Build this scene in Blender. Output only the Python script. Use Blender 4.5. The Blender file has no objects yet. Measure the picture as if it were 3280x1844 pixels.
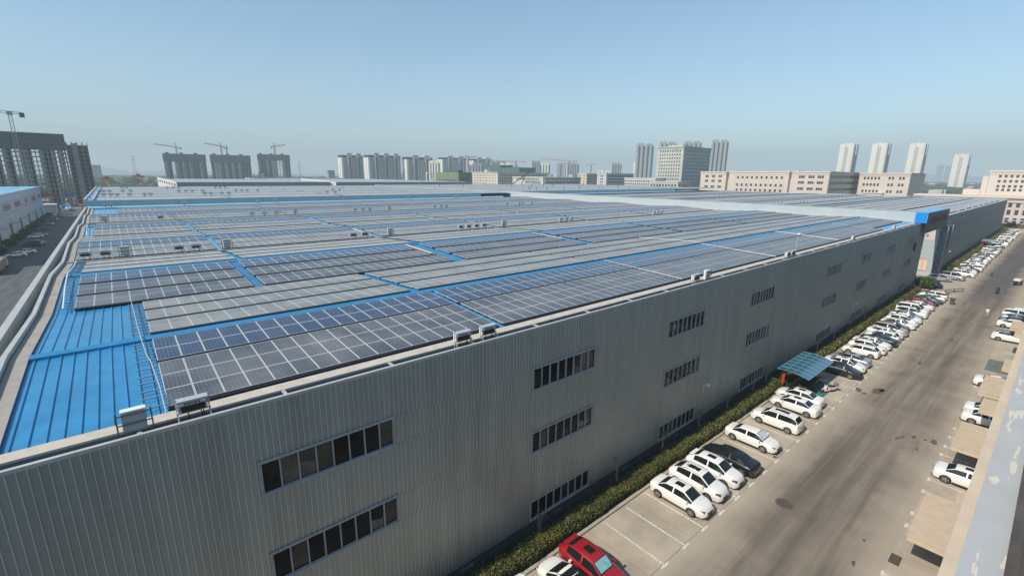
import bpy, math, random
from math import radians, sin, cos, pi, hypot, atan2, sqrt
from mathutils import Vector, Matrix
random.seed(7)
SC = bpy.context.scene
COL = SC.collection

# ------------------------------------------------------------------ helpers
class M:
    """collects polygons and links them as ONE mesh object"""
    def __init__(s): s.v = []; s.f = []; s.m = []; s.s = []
    def add(s, vs, fs, mi=0, sm=False):
        o = len(s.v); s.v += [tuple(p) for p in vs]
        for f in fs: s.f.append([i + o for i in f]); s.m.append(mi); s.s.append(sm)
    def quad(s, a, b, c, d, mi=0): s.add([a, b, c, d], [(0, 1, 2, 3)], mi)
    def box(s, x0, y0, z0, x1, y1, z1, mi=0):
        s.add([(x0,y0,z0),(x1,y0,z0),(x1,y1,z0),(x0,y1,z0),(x0,y0,z1),(x1,y0,z1),(x1,y1,z1),(x0,y1,z1)],
              [(0,3,2,1),(4,5,6,7),(0,1,5,4),(1,2,6,5),(2,3,7,6),(3,0,4,7)], mi)
    def hexa(s, b, t, mi=0):
        s.add(list(b) + list(t), [(0,3,2,1),(4,5,6,7),(0,1,5,4),(1,2,6,5),(2,3,7,6),(3,0,4,7)], mi)
    def bar(s, a, b, w, h=None, mi=0):
        a = Vector(a); b = Vector(b); d = (b - a); 
        if d.length < 1e-6: return
        d.normalize(); h = h or w
        up = Vector((0,0,1)) if abs(d.z) < .95 else Vector((0,1,0))
        r = d.cross(up).normalized() * (w / 2); u = r.cross(d).normalized() * (h / 2)
        s.hexa([a-r-u, a+r-u, b+r-u, b-r-u], [a-r+u, a+r+u, b+r+u, b-r+u], mi)
    def tube(s, pts, r, n=8, mi=0, r2=None, cap=True):
        rings = []; N = len(pts)
        pts = [Vector(p) for p in pts]
        for i, p in enumerate(pts):
            d = (pts[min(i+1,N-1)] - pts[max(i-1,0)]).normalized()
            up = Vector((0,0,1)) if abs(d.z) < .9 else Vector((1,0,0))
            a = d.cross(up).normalized(); b = a.cross(d)
            rr = r if r2 is None else r + (r2 - r) * i / max(1, N-1)
            rings.append([p + (a*cos(2*pi*k/n) + b*sin(2*pi*k/n))*rr for k in range(n)])
        vs = [v for q in rings for v in q]
        fs = [(i*n+k, i*n+(k+1)%n, (i+1)*n+(k+1)%n, (i+1)*n+k) for i in range(N-1) for k in range(n)]
        s.add(vs, fs, mi, True)
        if cap: s.add(rings[0], [tuple(range(n))[::-1]], mi); s.add(rings[-1], [tuple(range(n))], mi)
    def sphere(s, c, rx, ry, rz, mi=0, nu=12, nv=7, jit=0):
        vs = []; 
        for j in range(nv+1):
            t = pi*j/nv
            for i in range(nu):
                a = 2*pi*i/nu; q = 1 + random.uniform(-jit, jit)
                vs.append((c[0]+rx*q*sin(t)*cos(a), c[1]+ry*q*sin(t)*sin(a), c[2]+rz*q*cos(t)))
        s.add(vs, [(j*nu+i, (j+1)*nu+i, (j+1)*nu+(i+1)%nu, j*nu+(i+1)%nu) for j in range(nv) for i in range(nu)], mi, True)
    def mesh(s, name, mats):
        me = bpy.data.meshes.new(name); me.from_pydata(s.v, [], s.f)
        for m in (mats if isinstance(mats, (list, tuple)) else [mats]): me.materials.append(m)
        me.polygons.foreach_set('material_index', s.m); me.polygons.foreach_set('use_smooth', s.s)
        me.update(); return me
    def build(s, name, mats, parent=None, loc=None):
        return link(name, s.mesh(name, mats), parent, loc)

def link(name, me, parent=None, loc=None):
    o = bpy.data.objects.new(name, me); COL.objects.link(o)
    if parent: o.parent = parent
    if loc is not None: o.location = loc
    return o
def tag(o, label, cat, group=None, kind=None):
    o['label'] = label; o['category'] = cat
    if group: o['group'] = group
    if kind: o['kind'] = kind
    return o
def thing(name, label, cat, loc=(0,0,0), rz=0, group=None):
    o = bpy.data.objects.new(name, None); COL.objects.link(o); o.location = loc; o.rotation_euler = (0,0,rz)
    o.empty_display_size = .1
    return tag(o, label, cat, group)
def struct(o): o['kind'] = 'structure'; return o
def copy_tree(o, parent=None):
    c = o.copy(); COL.objects.link(c)
    if parent: c.parent = parent
    for ch in list(o.children): copy_tree(ch, c)
    return c
ORD = ['first','second','third','fourth','fifth','sixth','seventh','eighth','ninth','tenth','eleventh','twelfth','thirteenth',
 'fourteenth','fifteenth','sixteenth','seventeenth','eighteenth','nineteenth']
def ordw(n):
    if n <= 19: return ORD[n-1]
    tens = {2:'twent',3:'thirt',4:'fort',5:'fift',6:'sixt',7:'sevent'}[n//10]
    return tens + 'ieth' if n % 10 == 0 else tens + 'y-' + ORD[n % 10 - 1]

# ------------------------------------------------------------------ materials
def nt(name):
    m = bpy.data.materials.new(name); m.use_nodes = True; n = m.node_tree
    b = n.nodes['Principled BSDF']; return m, n, b
def N(n, t, **k):
    x = n.nodes.new(t)
    for a, v in k.items(): setattr(x, a, v)
    return x
def mat(name, col, rough=.6, metal=0, var=.12, scale=1.5, bump=0, coat=0, spec=.5, stretch=(1,1,1), var2=0, alpha=None, emis=None):
    """base colour broken up by two octaves of object-space noise"""
    m, n, b = nt(name)
    b.inputs['Roughness'].default_value = rough; b.inputs['Metallic'].default_value = metal
    b.inputs['Coat Weight'].default_value = coat; b.inputs['Coat Roughness'].default_value = .06
    b.inputs['Specular IOR Level'].default_value = spec
    if var:
        geo = N(n, 'ShaderNodeNewGeometry'); mp = N(n, 'ShaderNodeMapping'); mp.inputs['Scale'].default_value = stretch
        n.links.new(geo.outputs['Position'], mp.inputs[0])
        t = N(n, 'ShaderNodeTexNoise'); t.inputs['Scale'].default_value = scale; t.inputs['Detail'].default_value = 5; t.inputs['Roughness'].default_value = .65
        n.links.new(mp.outputs[0], t.inputs['Vector'])
        r = N(n, 'ShaderNodeMapRange'); r.inputs['From Min'].default_value = .3; r.inputs['From Max'].default_value = .7
        r.inputs['To Min'].default_value = 1-var; r.inputs['To Max'].default_value = 1+var
        n.links.new(t.outputs['Fac'], r.inputs['Value'])
        mx = N(n, 'ShaderNodeVectorMath', operation='SCALE'); mx.inputs[0].default_value = col
        n.links.new(r.outputs[0], mx.inputs['Scale']); n.links.new(mx.outputs[0], b.inputs['Base Color'])
        if bump:
            bp = N(n, 'ShaderNodeBump'); bp.inputs['Strength'].default_value = bump; bp.inputs['Distance'].default_value = .05
            n.links.new(t.outputs['Fac'], bp.inputs['Height']); n.links.new(bp.outputs[0], b.inputs['Normal'])
    else: b.inputs['Base Color'].default_value = (*col, 1)
    return m
def pingrid(n, src, period, width, off=0.0):
    """1 on lines every period (metres) of a scalar"""
    a = N(n, 'ShaderNodeMath', operation='ADD'); a.inputs[1].default_value = off; n.links.new(src, a.inputs[0])
    d = N(n, 'ShaderNodeMath', operation='DIVIDE'); d.inputs[1].default_value = period; n.links.new(a.outputs[0], d.inputs[0])
    p = N(n, 'ShaderNodeMath', operation='PINGPONG'); p.inputs[1].default_value = .5; n.links.new(d.outputs[0], p.inputs[0])
    l = N(n, 'ShaderNodeMath', operation='LESS_THAN'); l.inputs[1].default_value = width/period/2; n.links.new(p.outputs[0], l.inputs[0])
    return l.outputs[0]
PW, PH = 1.005, 1.655     # solar panel pitch
def solar(name, cell, frame=(.52,.53,.51), rough=.28, line=.35, fw=.075, dust=(.28,.275,.27), dustw=.25):
    m, n, b = nt(name)
    tc = N(n, 'ShaderNodeTexCoord'); sx = N(n, 'ShaderNodeSeparateXYZ'); n.links.new(tc.outputs['Object'], sx.inputs[0])
    fx = pingrid(n, sx.outputs['X'], PW, fw); fy = pingrid(n, sx.outputs['Y'], PH, fw)
    fm = N(n, 'ShaderNodeMath', operation='MAXIMUM'); n.links.new(fx, fm.inputs[0]); n.links.new(fy, fm.inputs[1])
    cl = pingrid(n, sx.outputs['X'], PW/6, .012)
    geo = N(n, 'ShaderNodeNewGeometry')
    t = N(n, 'ShaderNodeTexNoise'); t.inputs['Scale'].default_value = .35; t.inputs['Detail'].default_value = 6; n.links.new(geo.outputs['Position'], t.inputs['Vector'])
    oi = N(n, 'ShaderNodeObjectInfo')
    # per panel tint
    wn = N(n, 'ShaderNodeTexWhiteNoise', noise_dimensions='3D')
    vm = N(n, 'ShaderNodeVectorMath', operation='SNAP'); vm.inputs[1].default_value = (PW, PH, 1)
    av = N(n, 'ShaderNodeVectorMath', operation='ADD'); n.links.new(tc.outputs['Object'], av.inputs[0]); n.links.new(oi.outputs['Location'], av.inputs[1])
    n.links.new(av.outputs[0], vm.inputs[0]); n.links.new(vm.outputs[0], wn.inputs['Vector'])
    r = N(n, 'ShaderNodeMapRange'); r.inputs['From Min'].default_value=.3; r.inputs['From Max'].default_value=.72; r.inputs['To Max'].default_value = dustw*1.6
    n.links.new(t.outputs['Fac'], r.inputs['Value'])
    md = N(n, 'ShaderNodeMath', operation='MULTIPLY_ADD'); n.links.new(wn.outputs['Value'], md.inputs[0]); md.inputs[1].default_value = dustw*.45; n.links.new(r.outputs[0], md.inputs[2])
    mx = N(n, 'ShaderNodeMix', data_type='RGBA'); mx.inputs['A'].default_value = (*cell,1); mx.inputs['B'].default_value = (*dust,1); n.links.new(md.outputs[0], mx.inputs['Factor'])
    m2 = N(n, 'ShaderNodeMix', data_type='RGBA'); n.links.new(mx.outputs['Result'], m2.inputs['A']); m2.inputs['B'].default_value = (.42,.44,.46,1)
    ml = N(n, 'ShaderNodeMath', operation='MULTIPLY'); ml.inputs[1].default_value = line; n.links.new(cl, ml.inputs[0]); n.links.new(ml.outputs[0], m2.inputs['Factor'])
    m3 = N(n, 'ShaderNodeMix', data_type='RGBA'); n.links.new(m2.outputs['Result'], m3.inputs['A']); m3.inputs['B'].default_value = (*frame,1); n.links.new(fm.outputs[0], m3.inputs['Factor'])
    n.links.new(m3.outputs['Result'], b.inputs['Base Color'])
    rr = N(n, 'ShaderNodeMapRange'); rr.inputs['To Min'].default_value = rough*.8; rr.inputs['To Max'].default_value = rough*1.3; n.links.new(t.outputs['Fac'], rr.inputs['Value'])
    n.links.new(rr.outputs[0], b.inputs['Roughness']); b.inputs['Specular IOR Level'].default_value = .4
    return m

MT = {}
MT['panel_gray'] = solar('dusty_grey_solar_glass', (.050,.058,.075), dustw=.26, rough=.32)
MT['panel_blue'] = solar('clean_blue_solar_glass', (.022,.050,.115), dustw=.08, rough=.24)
MT['panel_pale'] = solar('dusty_sky_reflecting_solar_glass', (.26,.275,.285), dustw=.55, rough=.42, dust=(.40,.39,.35))  # part dust, part grazing sky reflection put into the colour
MT['panel_mid'] = solar('mid_grey_solar_glass', (.15,.158,.16), dustw=.45, rough=.36, dust=(.33,.325,.30))  # mid tone, likewise dust plus painted sky reflection
MT['alu'] = mat('galvanised_steel', (.45,.46,.47), .42, .5, .15, 6)
MT['white_metal'] = mat('white_powder_coat', (.72,.74,.75), .45, 0, .06, 3)
MT['box_grey'] = mat('light_grey_enamel', (.40,.43,.45), .45, 0, .08, 4)
MT['dark'] = mat('dark_rubber_and_gap_shade', (.02,.02,.022), .7, 0, .1)
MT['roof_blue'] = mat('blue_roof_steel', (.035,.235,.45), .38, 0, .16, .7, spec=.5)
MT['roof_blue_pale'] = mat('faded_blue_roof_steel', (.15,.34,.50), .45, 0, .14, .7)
MT['cap_white'] = mat('weathered_white_flashing', (.46,.47,.45), .5, .1, .12, 1.2)
MT['wall_white'] = mat('white_wall_cladding', (.43,.47,.48), .5, 0, .05, .3)
MT['tray'] = mat('sandy_cable_tray', (.52,.46,.38), .75, 0, .12, 2)
MT['walk'] = mat('dusty_grey_walkway', (.34,.31,.27), .85, 0, .15, 1)
MT['upper_roof'] = mat('pale_upper_roof', (.36,.38,.39), .5, 0, .12, .3, stretch=(.2,3,1))
MT['glass_dark'] = mat('dark_window_glass', (.012,.014,.014), .05, 0, .95, .55, spec=.09, stretch=(1,1,1.6))
MT['glass_mid'] = mat('greenish_window_glass', (.026,.034,.034), .06, 0, .7, 1.2, spec=.35)
MT['glass_pale'] = mat('blind_behind_glass', (.085,.09,.082), .12, 0, .5, 2.5, spec=.35)
MT['frame'] = mat('white_window_frame', (.38,.41,.42), .45, 0, .05)
MT['plinth'] = mat('grey_block_plinth', (.10,.11,.12), .85, 0, .2, 2)
MT['steel_blue'] = mat('blue_fascia_cladding', (.26,.39,.46), .45, 0, .08, .5)

# road: driving lane darker and streaked, bays sandy concrete
def ground_mat(name, ca, cb, rough=.9, streak=(.06,.9,1), sc=1.0, lo=.35, hi=.65, spots=.5, bump=.15):
    m, n, b = nt(name); b.inputs['Roughness'].default_value = rough; b.inputs['Specular IOR Level'].default_value = .25
    g = N(n, 'ShaderNodeNewGeometry')
    def noise(scale, st, det=5):
        mp = N(n, 'ShaderNodeMapping'); mp.inputs['Scale'].default_value = st; n.links.new(g.outputs['Position'], mp.inputs[0])
        t = N(n, 'ShaderNodeTexNoise'); t.inputs['Scale'].default_value = scale; t.inputs['Detail'].default_value = det; t.inputs['Roughness'].default_value=.6
        n.links.new(mp.outputs[0], t.inputs['Vector']); return t.outputs['Fac']
    a = noise(sc, streak); c = noise(.25, (1,1,1), 8)
    r = N(n, 'ShaderNodeMapRange'); r.inputs['From Min'].default_value = lo; r.inputs['From Max'].default_value = hi; n.links.new(a, r.inputs['Value'])
    mx = N(n, 'ShaderNodeMix', data_type='RGBA'); mx.inputs['A'].default_value=(*ca,1); mx.inputs['B'].default_value=(*cb,1); n.links.new(r.outputs[0], mx.inputs['Factor'])
    r2 = N(n, 'ShaderNodeMapRange'); r2.inputs['From Min'].default_value=.3; r2.inputs['From Max'].default_value=.7; r2.inputs['To Min'].default_value=1-spots*.35; r2.inputs['To Max'].default_value=1+spots*.2
    n.links.new(c, r2.inputs['Value'])
    v = N(n, 'ShaderNodeVectorMath', operation='SCALE'); n.links.new(mx.outputs['Result'], v.inputs[0]); n.links.new(r2.outputs[0], v.inputs['Scale'])
    # dark stains
    d = noise(.55, (1,.8,1), 3); r3 = N(n, 'ShaderNodeMapRange'); r3.inputs['From Min'].default_value=.66; r3.inputs['From Max'].default_value=.76; r3.inputs['To Min'].default_value=1; r3.inputs['To Max'].default_value=1-.4*spots
    n.links.new(d, r3.inputs['Value']); v2 = N(n, 'ShaderNodeVectorMath', operation='SCALE'); n.links.new(v.outputs[0], v2.inputs[0]); n.links.new(r3.outputs[0], v2.inputs['Scale'])
    n.links.new(v2.outputs[0], b.inputs['Base Color'])
    f = noise(14, (1,1,1), 4); bp = N(n, 'ShaderNodeBump'); bp.inputs['Strength'].default_value = bump; bp.inputs['Distance'].default_value=.02
    n.links.new(f, bp.inputs['Height']); n.links.new(bp.outputs[0], b.inputs['Normal'])
    return m
def road_mat():
    m = ground_mat('worn_asphalt_lane', (.150,.128,.105), (.27,.232,.19), streak=(.035,.75,1), sc=1.1)
    n = m.node_tree; b = n.nodes['Principled BSDF']
    src = b.inputs['Base Color'].links[0].from_socket
    g = N(n, 'ShaderNodeNewGeometry'); s = N(n, 'ShaderNodeSeparateXYZ'); n.links.new(g.outputs['Position'], s.inputs[0])
    t = N(n, 'ShaderNodeTexNoise'); t.inputs['Scale'].default_value=.25; n.links.new(g.outputs['Position'], t.inputs['Vector'])
    # darker beyond the gate (x > 130), lighter at both edges of the lane
    a = N(n, 'ShaderNodeMath', operation='MULTIPLY_ADD'); n.links.new(t.outputs['Fac'], a.inputs[0]); a.inputs[1].default_value=40; n.links.new(s.outputs['X'], a.inputs[2])
    r = N(n, 'ShaderNodeMapRange'); r.inputs['From Min'].default_value=140; r.inputs['From Max'].default_value=165; n.links.new(a.outputs[0], r.inputs['Value'])
    mx = N(n, 'ShaderNodeMix', data_type='RGBA'); n.links.new(src, mx.inputs['A']); mx.inputs['B'].default_value=(.10,.098,.095,1)
    q = N(n, 'ShaderNodeMath', operation='MULTIPLY'); q.inputs[1].default_value=.8; n.links.new(r.outputs[0], q.inputs[0]); n.links.new(q.outputs[0], mx.inputs['Factor'])
    y = N(n, 'ShaderNodeMath', operation='SUBTRACT'); n.links.new(s.outputs['Y'], y.inputs[0]); y.inputs[1].default_value=7.6
    ya = N(n, 'ShaderNodeMath', operation='ABSOLUTE'); n.links.new(y.outputs[0], ya.inputs[0])
    y2 = N(n, 'ShaderNodeMath', operation='MULTIPLY_ADD'); n.links.new(t.outputs['Fac'], y2.inputs[0]); y2.inputs[1].default_value=2.0; n.links.new(ya.outputs[0], y2.inputs[2])
    r2 = N(n, 'ShaderNodeMapRange'); r2.inputs['From Min'].default_value=3.0; r2.inputs['From Max'].default_value=5.6; r2.inputs['To Min'].default_value=0; r2.inputs['To Max'].default_value=.92; n.links.new(y2.outputs[0], r2.inputs['Value'])
    m2 = N(n, 'ShaderNodeMix', data_type='RGBA'); n.links.new(mx.outputs['Result'], m2.inputs['A']); m2.inputs['B'].default_value=(.43,.37,.295,1); n.links.new(r2.outputs[0], m2.inputs['Factor'])
    n.links.new(m2.outputs['Result'], b.inputs['Base Color'])
    return m
MT['road'] = road_mat()
MT['bay'] = ground_mat('sandy_concrete_bays', (.38,.325,.26), (.50,.43,.34), streak=(.4,.6,1), sc=.6, spots=.6)
MT['sideroad'] = ground_mat('blue_grey_asphalt', (.085,.092,.10), (.125,.13,.135), streak=(1,.1,1))
MT['land'] = ground_mat('dry_plain', (.16,.15,.09), (.075,.105,.06), streak=(.02,.02,1), sc=.35, spots=.3)
MT['site'] = ground_mat('bare_building_site', (.30,.23,.15), (.16,.14,.10), streak=(.05,.05,1), sc=.9, spots=1)
MT['mark'] = mat('worn_white_paint', (.62,.58,.50), .8, 0, .3, 5)
MT['kerb'] = mat('concrete_kerb', (.40,.35,.29), .85, 0, .2, 2)
MT['soil'] = mat('dark_soil', (.045,.04,.03), .95, 0, .4, 3)

def foliage(name, cols, rough=.55):
    m, n, b = nt(name); b.inputs['Roughness'].default_value = rough
    g = N(n, 'ShaderNodeNewGeometry'); t = N(n, 'ShaderNodeTexWhiteNoise', noise_dimensions='3D')
    sn = N(n, 'ShaderNodeVectorMath', operation='SNAP'); sn.inputs[1].default_value=(.12,.12,.12); n.links.new(g.outputs['Position'], sn.inputs[0]); n.links.new(sn.outputs[0], t.inputs['Vector'])
    cr = N(n, 'ShaderNodeValToRGB'); e = cr.color_ramp.elements
    e[0].color = (*cols[0],1); e[1].color = (*cols[-1],1)
    for i, c in enumerate(cols[1:-1]):
        x = e.new((i+1)/(len(cols)-1)); x.color = (*c,1)
    n.links.new(t.outputs['Value'], cr.inputs[0]); n.links.new(cr.outputs[0], b.inputs['Base Color'])
    b.inputs['Subsurface Weight'].default_value = 0
    return m
MT['hedge'] = foliage('hedge_leaves', [(.018,.028,.008),(.05,.075,.016),(.10,.125,.024),(.17,.17,.035),(.15,.09,.025)])
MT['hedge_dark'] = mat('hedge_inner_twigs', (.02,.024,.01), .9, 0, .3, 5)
MT['bush'] = foliage('bush_leaves', [(.03,.06,.012),(.06,.11,.02),(.09,.15,.03)])
MT['tree'] = foliage('tree_leaves', [(.03,.05,.02),(.05,.08,.03),(.08,.10,.04)])
MT['bark'] = mat('pale_bark', (.34,.31,.27), .9, 0, .2, 8)

# factory wall: grey metallic, vertical sheen variation
def wall_metal(name, col):
    m, n, b = nt(name); b.inputs['Metallic'].default_value=.3; b.inputs['Roughness'].default_value=.34
    g = N(n, 'ShaderNodeNewGeometry'); mp = N(n, 'ShaderNodeMapping'); mp.inputs['Scale'].default_value=(1.6,1,.12); n.links.new(g.outputs['Position'], mp.inputs[0])
    t = N(n, 'ShaderNodeTexNoise'); t.inputs['Scale'].default_value=1; t.inputs['Detail'].default_value=6; n.links.new(mp.outputs[0], t.inputs['Vector'])
    sp = N(n, 'ShaderNodeSeparateXYZ'); n.links.new(g.outputs['Position'], sp.inputs[0])
    sn = N(n, 'ShaderNodeMath', operation='SNAP'); sn.inputs[1].default_value = 1.0; n.links.new(sp.outputs['X'], sn.inputs[0])
    wnz = N(n, 'ShaderNodeTexWhiteNoise', noise_dimensions='1D'); n.links.new(sn.outputs[0], wnz.inputs['W'])
    mp2 = N(n, 'ShaderNodeMapping'); mp2.inputs['Scale'].default_value=(5.5,1,.10); n.links.new(g.outputs['Position'], mp2.inputs[0])
    t3 = N(n, 'ShaderNodeTexNoise'); t3.inputs['Scale'].default_value=1; t3.inputs['Detail'].default_value=3; n.links.new(mp2.outputs[0], t3.inputs['Vector'])
    st = N(n, 'ShaderNodeMapRange'); st.inputs['From Min'].default_value=.60; st.inputs['From Max'].default_value=.78; st.inputs['To Max'].default_value=-.16; n.links.new(t3.outputs['Fac'], st.inputs['Value'])
    r0 = N(n, 'ShaderNodeMapRange'); r0.inputs['From Min'].default_value=.3; r0.inputs['From Max'].default_value=.7; r0.inputs['To Min'].default_value=.90; r0.inputs['To Max'].default_value=1.08; n.links.new(t.outputs['Fac'], r0.inputs['Value'])
    r1 = N(n, 'ShaderNodeMath', operation='MULTIPLY_ADD'); n.links.new(wnz.outputs['Value'], r1.inputs[0]); r1.inputs[1].default_value=.07; n.links.new(r0.outputs[0], r1.inputs[2])
    r = N(n, 'ShaderNodeMath', operation='ADD'); n.links.new(r1.outputs[0], r.inputs[0]); n.links.new(st.outputs[0], r.inputs[1])
    v = N(n, 'ShaderNodeVectorMath', operation='SCALE'); v.inputs[0].default_value=col; n.links.new(r.outputs[0], v.inputs['Scale']); n.links.new(v.outputs[0], b.inputs['Base Color'])
    r2 = N(n, 'ShaderNodeMapRange'); r2.inputs['To Min'].default_value=.34; r2.inputs['To Max'].default_value=.50; n.links.new(t.outputs['Fac'], r2.inputs['Value']); n.links.new(r2.outputs[0], b.inputs['Roughness'])
    return m
MT['facade'] = wall_metal('grey_ribbed_cladding', (.335,.38,.362)); MT['rib'] = wall_metal('highlit_cladding_rib', (.52,.56,.55))  # rib colour lightened to paint the highlight along each raised rib

def paint(name, col, metal=0):
    m, n, b = nt(name); b.inputs['Base Color'].default_value=(*col,1); b.inputs['Roughness'].default_value=.35; b.inputs['Metallic'].default_value=metal
    b.inputs['Coat Weight'].default_value=.8; b.inputs['Coat Roughness'].default_value=.05; return m
PAINT = {'white':paint('white_car_paint',(.86,.85,.80)),'black':paint('black_car_paint',(.008,.009,.012)),'red':paint('red_car_paint',(.42,.012,.018),.2),
 'silver':paint('silver_car_paint',(.46,.47,.48),.5),'grey':paint('grey_car_paint',(.11,.115,.12),.4),'beige':paint('beige_car_paint',(.50,.44,.38),.3),'blue':paint('dark_blue_car_paint',(.015,.022,.05),.2)}
MT['car_glass'] = mat('tinted_car_glass', (.012,.016,.018), .04, 0, 0)
MT['tyre'] = mat('tyre_rubber', (.018,.018,.018), .85, 0, 0)
MT['rim'] = mat('alloy_rim', (.38,.37,.35), .35, .6, 0)
MT['lamp_glass'] = mat('clear_lamp_lens', (.13,.14,.15), .1, .3, 0)
MT['tail_red'] = mat('red_lamp_lens', (.35,.01,.01), .2, 0, 0)
MT['trim'] = mat('black_plastic_trim', (.02,.02,.02), .5, 0, 0)
MT['shade'] = mat('silver_blue_sunshade', (.30,.62,.66), .3, .3, .25, 3)
MT['shade_white'] = mat('silver_sunshade', (.72,.74,.74), .3, .3, .1, 3)
MT['plate'] = mat('blue_licence_plate', (.03,.08,.35), .5, 0, 0)
MT['green_mat'] = mat('green_shed_floor', (.03,.16,.12), .8, 0, .2)

# ------------------------------------------------------------------ camera, light, sky
cam = bpy.data.cameras.new('camera'); camo = bpy.data.objects.new('camera', cam); COL.objects.link(camo)
yaw, pit, rol = radians(49.75), radians(13.61), radians(.57)
fwd = Vector((cos(yaw)*cos(pit), sin(yaw)*cos(pit), -sin(pit))); rt = Vector((sin(yaw), -cos(yaw), 0)); up = rt.cross(fwd)
r2 = rt*cos(rol) + up*sin(rol); u2 = up*cos(rol) - rt*sin(rol)
camo.matrix_world = Matrix(((r2.x,u2.x,-fwd.x,0),(r2.y,u2.y,-fwd.y,0),(r2.z,u2.z,-fwd.z,24),(0,0,0,1)))
cam.sensor_width = 36; cam.lens = 36*1484.1/3280; cam.clip_end = 30000; cam.clip_start = .1
SC.camera = camo
SUN_DIR = Vector((-1, .085, 1.0)).normalized()
sl = bpy.data.lights.new('sun', 'SUN'); sl.energy = 5.0; sl.angle = radians(.6); sl.color = (1, .92, .80)
so = bpy.data.objects.new('sun', sl); COL.objects.link(so); so.rotation_euler = SUN_DIR.to_track_quat('Z', 'Y').to_euler()
w = bpy.data.worlds.new('World'); SC.world = w; w.use_nodes = True
wn = w.node_tree; bg = wn.nodes['Background']
sky = wn.nodes.new('ShaderNodeTexSky'); sky.sky_type = 'NISHITA'; sky.sun_disc = False
sky.sun_elevation = math.asin(SUN_DIR.z); sky.sun_rotation = atan2(SUN_DIR.x, SUN_DIR.y)
sky.air_density = 1.0; sky.dust_density = .6; sky.ozone_density = 1.0; sky.altitude = 50
tn = wn.nodes.new('ShaderNodeVectorMath'); tn.operation = 'MULTIPLY'; tn.inputs[1].default_value = (.94, 1.08, 1.08)
wn.links.new(sky.outputs[0], tn.inputs[0]); wn.links.new(tn.outputs[0], bg.inputs[0]); bg.inputs[1].default_value = .155
SC.view_settings.view_transform = 'Standard'; SC.view_settings.look = 'None'; SC.view_settings.exposure = 0
SC.render.engine = 'CYCLES'
SC.cycles.max_bounces = 6; SC.cycles.use_denoising = True
# haze: a thin aerosol layer over the whole plain, emission standing for its scattered light
hm = bpy.data.materials.new('haze'); hm.use_nodes = True; hn = hm.node_tree; hn.nodes.clear()
ho = hn.nodes.new('ShaderNodeOutputMaterial'); ab = hn.nodes.new('ShaderNodeVolumeAbsorption'); em = hn.nodes.new('ShaderNodeEmission'); ad = hn.nodes.new('ShaderNodeAddShader')
SIG = 1/3200.; ab.inputs['Color'].default_value = (0,0,0,1); ab.inputs['Density'].default_value = SIG
em.inputs['Color'].default_value = (.40,.51,.59,1); em.inputs['Strength'].default_value = SIG
hn.links.new(ab.outputs[0], ad.inputs[0]); hn.links.new(em.outputs[0], ad.inputs[1]); hn.links.new(ad.outputs[0], ho.inputs['Volume'])
hb = M(); hb.box(-8000,-8000,-1,8800,8800,420); struct(hb.build('haze', hm))


# ------------------------------------------------------------------ ground
m = M(); m.quad((-9000,-9000,-.06),(9000,-9000,-.06),(9000,9000,-.06),(-9000,9000,-.06)); struct(m.build('ground', MT['land']))
m = M(); m.quad((-40,-6,0),(420,-6,0),(420,12.45,0),(-40,12.45,0)); m.quad((130,12.45,0),(165,12.45,0),(165,24,0),(130,24,0)); m.quad((340,12.45,0),(420,12.45,0),(420,40,0),(340,40,0)); struct(m.build('road', MT['road']))
m = M(); m.quad((-40,12.454,.004),(136,12.454,.004),(136,17.5,.004),(-40,17.5,.004)); m.quad((157,12.454,.004),(338,12.454,.004),(338,17.0,.004),(157,17.0,.004))
m.quad((-40,-6,.004),(135,-6,.004),(135,3.2,.004),(-40,3.2,.004)); struct(m.build('parking_bay_pavement', MT['bay']))
m = M(); m.quad((-60,-50,.0),(-5.9,-50,.0),(-5.9,420,.0),(-60,420,.0)); struct(m.build('side_road', MT['sideroad']))
m = M(); m.quad((-260,380,.01),(-33,380,.01),(-33,640,.01),(-260,640,.01)); m.quad((-33,421,.01),(20,421,.01),(20,900,.01),(-33,900,.01)); struct(m.build('building_site_ground', MT['site']))
# markings
m = M(); X0 = 23.44
for k in range(-8, 45):
    x = X0 + 2.5*k
    m.box(x-.06, 12.4, .006, x+.06, 17.2, .0085); m.box(x-.42, 12.26, .0065, x+.42, 12.42, .0092)
for k in range(0, 68):
    x = 158 + 2.5*k; m.box(x-.06, 12.4, .006, x+.06, 16.8, .0085); m.box(x-.4, 12.26, .0065, x+.4, 12.42, .0092)
for x in (28.0,31.0,33.5,39.96,41.83,45.75,48.05,53.58,55.67,58.11,60.6,65.4,75.5,78,80.5):
    m.box(x-.06, -1.5, .006, x+.06, 3.3, .0085); m.box(x-.3, 3.18, .0065, x+.3, 3.36, .0092)
struct(m.build('parking_markings', MT['mark']))
m = M()
for x in (60.3, 63.0): m.box(x-.05, -1, .0095, x+.05, 3.4, .012)
m.box(60.25, 3.4, .0095, 63.05, 3.5, .012); struct(m.build('yellow_bay_marking', mat('ochre_paint', (.45,.27,.08), .8, 0, .3, 5)))
# kerb and planting strip
m = M(); m.box(-40,17.38,0,136,17.62,.14); m.box(135.9,17.62,0,136.02,19.6,.14); struct(m.build('kerb', MT['kerb']))
m = M(); m.box(157,17.0,0,338,17.12,.14); struct(m.build('far_kerb', MT['kerb']))
m = M(); m.quad((-40,17.62,.09),(135.9,17.62,.09),(135.9,19.9,.09),(-40,19.9,.09)); m.quad((158,17.12,.09),(338,17.12,.09),(338,19.9,.09),(158,19.9,.09)); struct(m.build('planting_strip', MT['soil']))

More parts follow.
